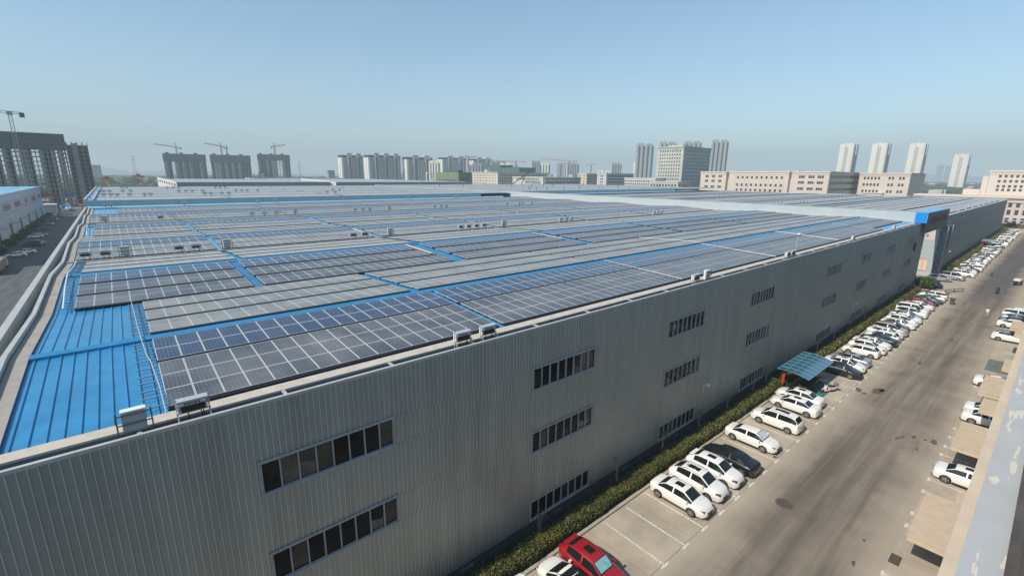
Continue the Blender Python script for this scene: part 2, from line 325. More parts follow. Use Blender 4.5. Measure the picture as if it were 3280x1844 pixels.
m = M(); random.seed(77)
for (x, y, a, b) in [(63.4,11.9,.9,.35),(63.0,11.2,.5,.25),(64.5,10.4,1.5,.6),(65.9,10.0,.9,.5),(53.9,6.5,.45,.22),(54.5,6.2,.35,.2),(55.4,5.5,.4,.25),(55.8,4.1,.6,.3),(55.6,4.7,.3,.2),(53.0,4.9,.35,.2),(35.9,4.8,.25,.12),(33.0,4.7,.3,.15),(80,9,.9,.3),(46,9.6,.25,.12),(30,12.9,.35,.2),(41.5,12.7,.3,.2),(96,7.8,1.4,.4)]:
    for q in range(3):
        cx, cy = x+random.uniform(-.5,.5)*a, y+random.uniform(-.5,.5)*b; k = 11
        m.add([(cx+a*random.uniform(.25,.8)*cos(2*pi*i/k), cy+b*random.uniform(.25,.8)*sin(2*pi*i/k), .0062+.0008*q) for i in range(k)], [tuple(range(k))])
struct(m.build('road_stains', mat('oil_stain', (.115,.095,.078), .8, 0, .4, 4)))
m = M()
for i in range(60):
    x0, x1 = -20+2.6*i, -20+2.6*(i+1); ya, yb = 9.75+.03*sin(i*1.3), 9.75+.03*sin((i+1)*1.3)
    m.quad((x0,ya,.0055),(x1,yb,.0055),(x1,yb+.02,.0055),(x0,ya+.02,.0055))
for k in range(28):
    x = -14+5*k+.9; m.quad((x,12.6,.0055),(x+.02,12.6,.0055),(x+.02,17.4,.0055),(x,17.4,.0055))
m.quad((-40,12.44,.0055),(134,12.44,.0055),(134,12.47,.0055),(-40,12.47,.0055))
for c in range(16):
    x, y = random.uniform(22,110), random.uniform(4,17); a = random.uniform(0,6.28)
    for q in range(9):
        a += random.uniform(-.7,.7); l = random.uniform(.25,.7); x2, y2 = x+l*cos(a), y+l*sin(a)*.8; nx, ny = -sin(a)*.008, cos(a)*.008
        if 3.3 < y2 < 17.4 and 3.3 < y < 17.4: m.quad((x-nx,y-ny,.0058),(x2-nx,y2-ny,.0058),(x2+nx,y2+ny,.0058),(x+nx,y+ny,.0058))
        x, y = x2, y2
struct(m.build('road_joints', mat('joint_filler', (.13,.11,.09), .9, 0, .3, 3)))
def leaves(m, n, fn, size, up=.35):
    for _ in range(n):
        p = fn(); s = size*random.uniform(.6, 1.3)
        a = Vector((random.gauss(0,1), random.gauss(0,1), random.gauss(0,1)+up)).normalized()
        b = a.orthogonal().normalized(); b = (Matrix.Rotation(random.uniform(0,6.28), 3, a) @ b); c = a.cross(b)
        p = Vector(p); m.add([p-b*s, p+c*s*.6, p+b*s, p-c*s*.6], [(0,1,2,3)], 0)
def hedge(label, x0, x1, y0, y1, h, spec):
    t = thing('hedge', label, 'hedge', (x0,(y0+y1)/2,.09))
    m = M(); nx = max(2, int((x1-x0)/.8)); yc=(y0+y1)/2
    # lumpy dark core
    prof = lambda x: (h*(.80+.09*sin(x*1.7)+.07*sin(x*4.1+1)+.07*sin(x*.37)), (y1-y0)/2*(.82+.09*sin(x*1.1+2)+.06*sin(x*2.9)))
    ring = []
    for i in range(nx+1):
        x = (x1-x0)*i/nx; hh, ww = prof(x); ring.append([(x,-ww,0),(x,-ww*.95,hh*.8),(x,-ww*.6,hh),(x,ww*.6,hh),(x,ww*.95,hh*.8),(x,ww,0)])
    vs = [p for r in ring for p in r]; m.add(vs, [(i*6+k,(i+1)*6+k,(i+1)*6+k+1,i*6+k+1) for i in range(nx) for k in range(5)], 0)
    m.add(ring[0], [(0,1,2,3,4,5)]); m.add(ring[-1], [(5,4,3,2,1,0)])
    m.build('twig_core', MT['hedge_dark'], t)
    m = M()
    for (a, b, n, s) in spec:
        def fn():
            x = random.uniform(a, b)-x0; hh, ww = prof(x); u = random.random()
            if u < .62: return (x, random.uniform(-ww,ww), hh + random.uniform(-.05,.13))
            if u < .88: return (x, -ww - random.uniform(-.05,.10), random.uniform(.05, hh))
            return (x, ww + random.uniform(-.05,.10), random.uniform(.2, hh))
        leaves(m, n, fn, s)
    m.build('foliage', MT['hedge'], t)
hedge('long clipped green hedge between the grey factory wall and the nearer parked cars', -5, 134, 17.68, 19.0, .85,
      [(8,20,14000,.06),(20,36,17000,.06),(36,60,12000,.085),(60,134,14000,.14)])
hedge('far clipped hedge beyond the blue gateway beside the long line of white cars', 166, 336, 17.2, 18.6, .9, [(166,230,6000,.2),(230,336,5000,.32)])

def bush(label, c, r, h, n, s, name='bush', cat='bush', group=None):
    t = thing(name, label, cat, (c[0],c[1],c[2] if len(c)>2 else 0), 0, group)
    m = M(); m.tube([(0,0,0),(.05,0,h*.4)], .06, 6); m.build('stem', MT['bark'], t)
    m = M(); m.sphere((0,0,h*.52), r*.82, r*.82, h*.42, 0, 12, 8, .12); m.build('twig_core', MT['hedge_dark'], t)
    m = M()
    def fn():
        a = random.uniform(0,2*pi); z = random.uniform(-.8,1); q = sqrt(max(0,1-z*z)); k = random.uniform(.82,1.08)
        return (r*q*cos(a)*k, r*q*sin(a)*k, h*.52+h*.48*z*k)
    leaves(m, n, fn, s); m.build('foliage', MT['bush'], t)
bush('large round bright green bush at the corner before the gateway', (138.3,17.9), 1.9, 2.5, 2600, .16)
bush('small olive green bush beside the foot of the gateway beyond the crossing', (165.5,18.6), 1.8, 2.2, 1500, .18)
bush('small ragged bright shrub at the red post of the nearer scooter shed', (55.6,18.3,.09), .75, 1.3, 900, .09)
bush('small ragged shrub under the scooter shed beside the hedge', (58.6,18.4,.09), .6, 1.1, 600, .09)

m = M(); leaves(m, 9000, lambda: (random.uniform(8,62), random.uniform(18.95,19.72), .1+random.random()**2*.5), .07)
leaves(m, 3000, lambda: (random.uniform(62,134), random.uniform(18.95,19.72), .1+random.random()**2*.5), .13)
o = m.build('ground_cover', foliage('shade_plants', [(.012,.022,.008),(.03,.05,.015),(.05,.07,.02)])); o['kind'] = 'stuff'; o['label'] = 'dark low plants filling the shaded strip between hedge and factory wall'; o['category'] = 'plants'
# saplings against the wall
sap_x = [18.6, 27.0, 33.4, 39.6, 45.4, 51.5, 55.0, 72, 79, 87, 95, 104, 113, 121, 129]
for i, x in enumerate(sap_x):
    t = thing('sapling', f'thin bare sapling with few leaves against the grey factory wall, {ordw(i+1)} along the hedge', 'sapling', (x,18.95,.09), 0, 'bare saplings along the factory wall')
    m = M(); h = random.uniform(2.1,3.0)
    for j in range(3):
        a = random.uniform(-.25,.25); m.tube([(.08*j,0,0),(.08*j+a*.4,0.05,h*.5),(.08*j+a,0,h*random.uniform(.8,1))], .032, 5, r2=.014)
    for j in range(10):
        z = random.uniform(.5,.95)*h; a = random.uniform(0,6.28); m.tube([(.1,0,z),(.1+.35*cos(a),.3*sin(a),z+.3)], .008, 4)
    m.build('trunk', MT['bark'], t)
    m = M(); leaves(m, 60, lambda: (random.uniform(-.4,.5), random.uniform(-.35,.35), random.uniform(.7,1.05)*h), .06); m.build('foliage', MT['bush'], t)

# ------------------------------------------------------------------ factory A and B
WIN_W, WIN_ROWS = 6.0, [(1.12,2.55),(6.24,7.75),(10.75,12.24)]
YF = 19.77
def ribbed(m, x0, x1, z0, z1, y, mi=0):
    P = .25; x = x0
    while x < x1-1e-6:
        e = min(x+P, x1); k = (e-x)/P
        xs = [x, x+.185*k, x+.20*k, x+.235*k, e]; ys = [y, y, y-.035, y-.035, y]
        for a in range(4): m.quad((xs[a],ys[a],z0),(xs[a+1],ys[a+1],z0),(xs[a+1],ys[a+1],z1),(xs[a],ys[a],z1), 1 if a == 2 else 0)
        x = e
def facade(parent, x0, x1, cols, rows, zt, zb=.95, w=WIN_W):
    m = M(); zc = zb
    cuts = []
    for (a, b) in rows:
        ribbed(m, x0, x1, zc, a, YF); xs = x0
        for c in cols:
            ribbed(m, xs, c, a, b, YF); xs = c+w
        ribbed(m, xs, x1, a, b, YF); zc = b
    ribbed(m, x0, x1, zc, zt, YF); m.build('wall', [MT['facade'], MT['rib']], parent)
def win_meshes(w, n, h):
    f = M(); t = .045; y0 = YF-.06
    f.box(0,-.07,0,w,.08,t); f.box(0,-.07,h-t,w,.08,h); f.box(0,-.07,t,t,.08,h-t); f.box(w-t,-.07,t,w,.08,h-t)
    for i in range(1, n): x = w*i/n; f.box(x-.026,-.05,t,x+.026,.07,h-t)
    f.box(-.08,-.11,-.07,w+.08,-.03,0); 
    d = M(); d.box(-.1,-.10,h,w+.1,-.02,h+.05); d.box(-.08,-.045,0,-.02,.0,h);d.box(w+.02,-.045,0,w+.08,.0,h)
    p = M()
    for i in range(n):
        q = random.random(); mi = 0 if q < .62 else (1 if q < .86 else 2); yy = .06 if random.random() < .8 else .02
        p.quad((w*i/n+.04,yy,.05),(w*(i+1)/n-.04,yy,.05),(w*(i+1)/n-.04,yy,h-.05),(w*i/n+.04,yy,h-.05), mi)
        if random.random() < .12: zz = random.uniform(.25,.6)*h; p.quad((w*i/n+.04,yy-.004,.05),(w*(i+1)/n-.04,yy-.004,.05),(w*(i+1)/n-.04,yy-.004,zz*.8),(w*i/n+.04,yy-.004,zz), 2)
    return f.mesh('window', MT['frame']), p.mesh('pane', [MT['glass_dark'], MT['glass_mid'], MT['glass_pale']]), d.mesh('drip_flashing', MT['box_grey'])
WM = {}
def window(parent, x, z0, z1, w=WIN_W, n=8, det=True, open_sash=0):
    key = (w, n, round(z1-z0,2), random.randrange(5))
    if key not in WM: WM[key] = win_meshes(w, n, z1-z0)
    f = link('window', WM[key][0], parent, (x, YF, z0)); link('pane', WM[key][1], f)
    if det: link('flashing', WM[key][2], f)
    return f

FA = thing('factory_building', 'vast grey ribbed factory in the foreground with solar panels over its blue saw-tooth roof', 'factory', (0,0,0))
colsA = [3.03,18.55,34.0,49.75,73.5,89.4,105.7,122.3]; 
facade(FA, -6.1, 138.5, colsA, WIN_ROWS, 14.80)
for c in colsA:
    for (a, b) in WIN_ROWS: window(FA, c, a, b)
m = M(); m.box(-6.1,YF+.03,0,138.5,YF+.4,.90); m.box(-6.1,YF-.05,.90,138.5,YF+.02,.96)
x = 5
while x < 134: m.box(x, YF-.12, .25, x+.9, YF+.03, .62); m.box(x+.9,YF-.05,.60,x+.95,YF+.02,.64); x += 7.9
m.build('plinth', MT['plinth'], FA)
# other walls
m = M(); m.quad((-6.1,20,0),(-6.1,310,0),(-6.1,310,14.6),(-6.1,20,14.6)); m.box(-6.1,310,0,138,310.3,16.6); m.build('rear_wall', MT['wall_white'], FA)
m = M(); m.box(-6.15,YF-.03,14.80,138.5,YF+.13,14.94); m.build('roof_edge_cap', MT['cap_white'], FA)
# inside of parapet
m = M(); m.box(-6.1,YF+.171,14.4,138.5,YF+.20,14.9); 
# roof profile (y, z): eaves, ridges, valleys, gutters
PROF = [(19.98,14.40),(31.4,15.02),(42.4,14.58),(54.9,15.04),(67.0,14.42),(79.2,15.04),(91.0,14.56),(103.4,15.04),(115.6,14.42),(127.7,15.04),(139.8,14.56),(152.0,15.04),(164.4,14.42)]
def rz(y):
    for (a, za), (b, zb) in zip(PROF, PROF[1:]):
        if a <= y <= b: return za+(zb-za)*(y-a)/(b-a)
    return PROF[0][1] if y < 19.98 else PROF[-1][1]
def roof_sheet(m, x0, x1, y0, y1, P=.47, rh=.055):
    x = x0
    while x < x1-.01:
        e = min(x+P, x1)
        for (a, za), (b, zb) in zip(PROF, PROF[1:]):
            a2, b2 = max(a, y0), min(b, y1)
            if a2 >= b2: continue
            A, B = rz(a2), rz(b2)
            xs = [x, e-.07, e-.055, e-.02, e-.001]; zs = [0,0,rh,rh,0]
            for k in range(4): m.quad((xs[k],a2,A+zs[k]),(xs[k+1],a2,A+zs[k+1]),(xs[k+1],b2,B+zs[k+1]),(xs[k],b2,B+zs[k]))
        x = e
def roof_flat(m, x0, x1, y0, y1):
    for (a, za), (b, zb) in zip(PROF, PROF[1:]):
        a2, b2 = max(a, y0), min(b, y1)
        if a2 < b2: m.quad((x0,a2,rz(a2)),(x1,a2,rz(a2)),(x1,b2,rz(b2)),(x0,b2,rz(b2)))
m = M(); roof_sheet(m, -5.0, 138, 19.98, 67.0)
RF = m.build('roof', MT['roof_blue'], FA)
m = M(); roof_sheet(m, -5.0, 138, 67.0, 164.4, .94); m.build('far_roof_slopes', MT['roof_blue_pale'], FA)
# ridge caps
m = M()
for (y, z) in PROF[1::2]:
    c = .36
    m.quad((-4.3,y-c,z+.12),(138,y-c,z+.12),(138,y,z+.22),(-4.3,y,z+.22)); m.quad((-4.3,y,z+.22),(138,y,z+.22),(138,y+c,z+.12),(-4.3,y+c,z+.12))
    m.quad((-4.3,y-c,z-.03),(138,y-c,z-.03),(138,y-c,z+.12),(-4.3,y-c,z+.12)); m.quad((-4.3,y-c,z-.03),(-4.3,y-c,z+.12),(-4.3,y,z+.22),(-4.3,y,z-.03))
m.build('ridge_cap', MT['roof_blue'], RF)
# gutters and cable trays in the deep valleys
m = M()
for (y, z) in (PROF[4], PROF[8]): m.box(-4.9, y-.45, z+.02, 137.5, y-.05, z+.28); m.box(-4.9, y+.12, z+.02, 137.5, y+.36, z+.20)
m.build('cable_tray', MT['walk'], FA)
m = M(); m.box(-6.05, 20.42, 14.86, 137.5, 21.12, 14.93)
m.build('eaves_cable_tray', MT['tray'], FA)
m = M(); m.box(-6.05, 20.40, 14.56, 137.5, 21.15, 14.86); m.build('tray_side', mat('dull_grey_tray_side', (.16,.16,.16), .6, 0, .1), FA)
m = M()
for x in [4.9*k-5.5 for k in range(30)]: m.box(x, YF+.13, 14.87, x+.14, 20.41, 14.91)
m.build('tray_bracket', MT['cap_white'], FA)
# left edge: outer parapet, blue side gutter, white flashing, walkway following the roof line
m = M(); ys = [20+ i*2.5 for i in range(59)]
def strip(m, x0, x1, dz0, dz1, ya, yb, prof=rz, step=None):
    pts = sorted(set([ya, yb] + [p[0] for p in PROF if ya < p[0] < yb]))
    for a, b in zip(pts, pts[1:]):
        A, B = prof(a), prof(b)
        m.hexa([(x0,a,A+dz0),(x1,a,A+dz0),(x1,b,B+dz0),(x0,b,B+dz0)], [(x0,a,A+dz1),(x1,a,A+dz1),(x1,b,B+dz1),(x0,b,B+dz1)])
m.box(-6.15, YF+.18, 14.0, -5.9, 164, 15.06); m.box(-6.2, YF+.18, 15.06, -5.82, 164, 15.11)
m.build('side_parapet', MT['cap_white'], FA)
m = M(); m.box(-5.84, YF+.2, 14.0, -5.2, 164, 14.15); m.build('side_gutter', MT['roof_blue'], FA)
m = M(); strip(m, -5.24, -5.02, -.4, .38, 20.3, 164.4); m.build('side_flashing', MT['cap_white'], FA)
m = M(); strip(m, -4.975, -4.32, .06, .12, 20.3, 164.4); m.build('side_walkway', MT['walk'], FA)
# white parapet towards the passage, step wall and upper roof
m = M(); m.box(138.0, 20.9, 14.0, 138.3, 310, 17.05); m.box(137.9,20.9,17.05,138.42,310,17.12)
for y, z in ((57,15.6),(201,16.6),(180,16.6)): m.box(137.93, y, z, 138.0, y+.35, z+.35)
m.build('dividing_parapet', MT['wall_white'], FA)
m = M()
strip(m, 137.3, 137.98, .05, .22, 20.3, 164.4); m.build('wall_flashing', MT['cap_white'], FA)
m = M(); m.box(-5.9, 164.5, 14.2, 121, 164.8, 16.52); m.build('step_wall', MT['steel_blue'], FA)
m = M(); m.box(-6.0,164.42,16.50,121.2,164.9,16.62); m.quad((-5.9,163.0,14.75),(133,163.0,14.75),(133,164.49,15.15),(-5.9,164.49,15.15)); m.build('step_flashing', mat('bright_blue_flashing', (.28,.50,.62), .35, 0, .05), FA)
UP = [(164.8,16.3),(176,16.75),(188,16.3),(200,16.75),(212,16.3),(224,16.75),(236,16.3),(248,16.75),(260,16.3),(272,16.75),(284,16.3),(296,16.75),(310,16.4)]
def upz(y):
    for (a, za), (b, zb) in zip(UP, UP[1:]):
        if a <= y <= b: return za+(zb-za)*(y-a)/(b-a)
    return 16.4
m = M()
for (a, za), (b, zb) in zip(UP, UP[1:]): m.quad((-5.9,a,za),(137.9,a,za),(137.9,b,zb),(-5.9,b,zb))
m.build('upper_roof', MT['roof_blue_pale'], FA)
m = M(); m.box(-6.3,164.8,15.8,-5.9,310,16.95); m.box(-4.6,164.8,16.3,-4.2,300,17.0); m.build('upper_parapet', MT['cap_white'], FA)

FB = thing('factory_building', 'second grey ribbed factory beyond the blue gateway with pale solar roof', 'factory', (0,0,0))
colsB = [166+8.05*i for i in range(20)]
rowsB = [(6.9,8.0),(11.1,12.2)]
facade(FB, 158.3, 331, colsB, rowsB, 14.86, .95, 3.2)
for i, c in enumerate(colsB):
    for (a, b) in rowsB: window(FB, c, a, b, 3.2, 4, False)
m = M(); m.box(158.3,YF+.03,0,331,YF+.4,.90); m.build('plinth', MT['plinth'], FB)
m = M(); m.box(158.2,YF-.03,14.86,331,YF+.17,15.06); m.box(331,YF,14.86,331.25,165,15.3); m.build('roof_edge_cap', MT['cap_white'], FB)
m = M(); m.box(158.05,YF+.02,0,158.28,60,14.4); m.build('end_wall', MT['wall_white'], FB)
m = M(); m.box(331,YF,0,331.2,310,14.86); m.box(158,310,0,331,310.2,16); m.build('rear_wall', MT['facade'], FB)
m = M(); roof_flat(m, 158.3, 331, 20.3, 164.4); roof_flat(m, 138.42, 158.3, 70, 164.4); RB = m.build('roof', MT['roof_blue_pale'], FB)
m = M(); m.box(158.3, 20.40, 14.50, 330, 21.1, 14.83); m.build('eaves_cable_tray', MT['cap_white'], FB)
m = M(); m.box(143.3, 164.5, 14.2, 275, 164.8, 17.05); m.build('step_wall', MT['steel_blue'], FB)
m = M(); m.quad((143,163.0,15.2),(305,163.0,15.2),(290,164.49,15.6),(143,164.49,15.6)); m.build('step_flashing', bpy.data.materials['bright_blue_flashing'], FB)
m = M()
for (a, za), (b, zb) in zip(UP, UP[1:]): m.quad((138.4,a,za+.3),(331,a,za+.3),(331,b,zb+.3),(138.4,b,zb+.3))
m.build('upper_roof', MT['upper_roof'], FB)
m = M()
for x, r in ((158.02,0),):
    m.box(157.98, 20.5, 9.0, 158.04, 22.3, 11.8, 0)
m.build('pale_notice_board', mat('faded_pink_board', (.66,.55,.53), .6, 0, .05), FB)
cu = bpy.data.curves.new('digit', 'FONT'); cu.body = '9'; cu.size = 1.1; cu.extrude = .01
cu.materials.append(MT['trim']); tmp = bpy.data.objects.new('digit', cu); COL.objects.link(tmp); bpy.context.view_layer.update()
nme = bpy.data.meshes.new_from_object(tmp); bpy.data.objects.remove(tmp)
nine = link('door_number', nme, FB, (157.95,22.25,9.7)); nine.rotation_euler = (pi/2,0,-pi/2)
m = M(); m.box(157.98,20.9,1.2,158.04,21.75,4.0); m.box(157.98,21.85,1.2,158.04,22.7,4.0); m.build('lower_notice_board', mat('cream_board', (.72,.58,.42), .6, 0, .05), FB)
m = M(); m.box(157.96,20.8,4.0,158.045,22.8,4.12); m.box(157.96,21.76,1.2,158.045,21.84,4.0); m.box(157.96,20.8,1.1,158.045,22.8,1.2); m.build('notice_board_frame', mat('red_board_frame', (.6,.12,.08), .6, 0, 0), FB)

# gateway between the factories
G = thing('gateway', 'bright blue gateway portal with faded red lettering bridging the two grey factories', 'gateway', (0,0,0))
m = M(); m.box(131.0,18.9,15.0,157.9,20.85,17.15); m.box(133.5,19.1,15.0,138.4,20.85,15.02); GB = m.build('portal_box', mat('vivid_blue_cladding', (.005,.24,.72), .35, 0, .05), G)
m = M(); m.box(130.95,18.84,17.15,157.95,20.9,17.2); m.box(130.96,18.82,15.0,131.06,18.9,17.15); m.build('box_edging', mat('light_blue_edging', (.10,.42,.75), .4, 0, 0), GB)
m = M(); m.box(131.06,18.84,12.75,157.9,18.90,17.14); m.box(138.4,18.9,12.75,157.9,19.7,12.9); m.build('portal_glazing', mat('dark_mirror_cladding', (.05,.065,.075), .3, 0, .3, 1.5), G)
m = M()
random.seed(3)
for i in range(13):      # worn, unreadable characters
    x = 136.0+i*1.55
    for j in range(4): m.box(x+.16*j*2, 18.80, 14.5+random.uniform(0,.4), x+.16*j*2+.16, 18.84, 16.1-random.uniform(0,.4))
    for j in range(2): m.box(x, 18.79, 14.8+.7*j, x+1.05, 18.80, 14.95+.7*j)
m.build('sign_lettering', mat('faded_red_letters', (.20,.085,.08), .6, 0, .3, 2), G)
m = M(); m.box(158.5,18.4,0,164.8,19.72,12.7); m.build('side_screen', mat('blue_grey_mesh_screen', (.12,.17,.22), .5, .3, .35, 1.2, stretch=(1,1,.5)), G)
m = M()
for z in range(0, 13, 2): m.bar((158.45,18.35,z),(158.45,19.7,z+2),.07); m.bar((158.45,19.7,z),(158.45,18.35,z+2),.07); m.bar((158.45,18.35,z),(158.45,19.7,z),.07)
m.bar((158.45,18.35,0),(158.45,18.35,12.7),.14); m.bar((164.9,18.35,0),(164.9,18.35,12.8),.22); m.bar((131.8,19.5,12.8),(131.8,19.5,12.9),.1)
m.build('lattice_post', MT['frame'], G)
for x, z, l in ((128.6,9.3,'left'),(166.6,10.4,'right')):
    m = M(); m.box(x,YF-.35,z,x+.5,YF-.04,z+1.6); m.box(x+.2,YF-.1,z+.5,x+.3,YF-.03,z+1)
    tag(m.build('wall_speaker', MT['trim']), f'slim dark box fixed high on the grey wall {"before" if l=="left" else "after"} the gateway', 'wall box')

# ------------------------------------------------------------------ solar arrays
random.seed(11)
def slope_z(y, lift=.25): return rz(y)+lift
pmesh = {}
for k in ('panel_gray','panel_blue','panel_pale','panel_mid'):
    q = M(); g = .006; q.box(g, g, -.04, PW-g, PH-g, 0); pmesh[k] = q.mesh('panel', [MT[k]])
def array(x0, cols, y0, rows, matk, label, fine, group, lift=.25, gap=0.0):
    ya, yb = y0, y0+rows*PH*.9985
    za, zb = rz(ya)+lift, rz(yb)+lift
    if zb < za: za += .035 if ya < 50 else .02; zb -= .025      # racks on the falling slopes step down one behind the other
    # planes follow their slope
    t = thing('solar_array', label, 'solar array', (x0, ya, za), 0, group)
    ang = atan2(zb-za, yb-ya); t.rotation_euler = (ang, 0, 0)
    W, D = cols*PW, rows*PH
    if fine:
        for r in range(rows):
            for c in range(cols): link('panel', pmesh[matk], t, (c*PW, r*PH, 0))
    else:
        q = M(); q.box(.02,.02,-.04,W-.02,D-.02,0); o = q.build('panels', MT[matk], t); o['kind'] = 'stuff'
    q = M(); ext = .85 if fine and x0 < 1 else .15
    for r in range(rows):
        for f in (.22,.78): q.box(-ext, (r+f)*PH-.025, -.10, W+.1, (r+f)*PH+.025, -.045)
    stp = 2.01 if fine else 6.03
    k = 0
    while k*stp < W:
        for f in (.25, rows-.25): q.box(k*stp+.1, f*PH-.03, -lift+.02, k*stp+.16, f*PH+.03, -.1)
        k += 1
    if not fine or True: q.box(0, -.006, -.05, W, .018, .002)
    q.build('rack', MT['alu'], t)
    q = M(); q.box(-.02, -.16, -.15, W+.02, -.034, -.07); q.box(-.02, -.034, -.22, W+.02, -.012, -.045); q.build('gap_shade_strip', MT['dark'], t)  # black strips stand for the shade in the gaps between panel groups
    return t
SL = []
GRP = 'solar arrays on the blue factory roof'
blocks12 = {1:[(.45,17),(18.0,21),(39.5,20),(60.2,24),(84.9,26),(111.4,24)], 2:[(.45,16),(17.3,21),(38.9,22),(61.6,24),(86.3,24),(110.9,25)]}
blocksN = [(-3.2,11),(8.75,19),(29.7,20),(51.9,23),(76.4,24),(101.9,34)]
blocksM = [(-3.2,12),(9.6,20),(30.9,22),(54.2,24),(79.5,24),(104.8,31)]
blocksF = [(-3.2,12),(9.0,21),(30.4,23),(53.8,25),(79.2,25),(104.6,31)]
# slope index: (ridge-side start list of y of groups, rows)
slopes = [
 (1, [(22.1,3),(27.35,2)]), (2, [(31.85,2),(35.42,2),(38.99,2)]),
 (3, [(42.85,2),(46.75,2),(50.75,2)]), (4, [(55.4,2),(59.05,2),(62.7,2)]),
 (5, [(68.0,2),(71.6,2),(75.3,2)]), (6, [(79.7,2),(83.4,2),(87.1,2)]),
 (7, [(91.6,2),(95.3,2),(99.2,2)]), (8, [(103.9,2),(107.6,2),(111.3,2)]),
 (9, [(116.6,2),(120.3,2),(123.9,2)]), (10, [(128.2,2),(131.9,2),(135.6,2)]),
 (11, [(140.4,2),(144.2,2),(148.0,2)]), (12, [(152.4,2),(156.0,2),(159.6,2)])]
rown = 0
for (si, groups) in slopes:
    bl = [(b[0], b[1]) for b in blocks12[si]] if si in blocks12 else list(blocksN if si == 3 else blocksM if si < 9 else blocksF)
    if si in (5,6,9,10): bl[0] = (-4.2, 13)
    if si in (11,12): bl[0] = (0.3, 8)
    for gi, (y0, rows) in enumerate(groups):
        rown += 1
        for bi, (x0, cols) in enumerate(bl):
            y0, rows = groups[gi]
            if si == 1 and gi == 0 and bi == 5: y0, rows = y0+1.66, 2
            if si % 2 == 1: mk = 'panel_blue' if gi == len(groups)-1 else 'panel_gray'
            else: mk = 'panel_pale' if si > 2 else 'panel_mid'  # falling slopes get paler glass, their sky reflection painted in
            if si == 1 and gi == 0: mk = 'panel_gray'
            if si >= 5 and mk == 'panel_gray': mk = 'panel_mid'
            xx = x0 + 0
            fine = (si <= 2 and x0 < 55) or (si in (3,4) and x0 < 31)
            c2 = cols
            lab = f'{"blue" if mk=="panel_blue" else "grey" if mk=="panel_gray" else "pale"} solar array, {ordw(rown)} row from the roof edge, {ordw(bi+1)} block from left'
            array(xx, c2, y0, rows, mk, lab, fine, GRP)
# factory B strips
for (si, groups) in slopes:
    for gi, (y0, rows) in enumerate(groups):
        lab = f'long pale solar row on the second factory roof, {ordw((si-1)*3+gi+1)} from its street edge'
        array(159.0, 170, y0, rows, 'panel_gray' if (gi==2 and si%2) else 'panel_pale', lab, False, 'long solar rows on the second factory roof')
# upper roofs
def upper(x0, cols, y0, rows, mk, label, dz, group, zf):
    ya, yb = y0, y0+rows*PH; za, zb = zf(ya)+.2+dz, zf(yb)+.2+dz
    t = thing('solar_array', label, 'solar array', (x0,ya,za), 0, group); t.rotation_euler = (atan2(zb-za,yb-ya),0,0)
    q = M(); q.box(.02,.02,-.04,cols*PW,rows*PH-.02,0); o = q.build('panels', MT[mk], t); o['kind']='stuff'
    q = M(); q.box(0,-.006,-.18,cols*PW,.05,.002); q.build('rack', MT['alu'], t)
k = 0
for (a, za), (b, zb) in zip(UP, UP[1:]):
    k += 1
    for bi, (x0, c) in enumerate([(-3.5,30),(27.5,34),(62.5,36),(99.5,37)]):
        upper(x0, c, a+.6, 6, 'panel_pale', f'pale array on the raised rear roof, {ordw(k)} row back, {ordw(bi+1)} block from left', 0, 'solar arrays on the raised rear roof', upz)
    upper(141, 186, a+.6, 6, 'panel_pale', f'long pale solar row on the far raised roof at right, {ordw(k)} back', .3, 'solar rows on the far raised roof', upz)
# white cable conduits at the left ends and loose cables
def conduit(label, pts, r=.05, mk='white_metal'):
    q = M(); q.tube(pts, r, 8); return tag(q.build('cable_conduit', MT[mk]), label, 'conduit')
conduit('white conduit at the left end of the nearest solar panels', [(.34,21.2,14.90),(.32,24,14.95),(.20,27.2,15.12),(.1,28.2,15.16),(.0,31,15.34),(-.05,33.5,15.28),(-.15,42,14.95)], .026, 'box_grey')
conduit('white conduit at the left end of the second roof bay', [(-3.75,42.6,14.95),(-3.95,49,15.2),(-4.05,55,15.42),(-3.95,60,15.15),(-4.0,66,14.9)])
conduit('white conduit at the left end of the fourth roof bay', [(-3.9,91.6,14.9),(-4.05,98,15.1),(-4.05,103,15.35)])
conduit('thin white cable conduit crossing the nearest rows at their second gap', [(39.3,21.9,14.86),(39.3,27,15.1),(39.3,31.2,15.3)], .02)
conduit('thin white cable conduit crossing the nearest rows at their third gap', [(59.9,21.6,14.86),(59.9,31.2,15.32)], .03)
conduit('thin white cable conduit crossing the third to fifth rows at the third gap', [(61.3,32.2,15.32),(61.3,42,14.92)], .03)
conduit('white vent pipe running from the third gap toward the far gateway', [(84.6,22.0,14.88),(84.6,31.2,15.32)], .04)
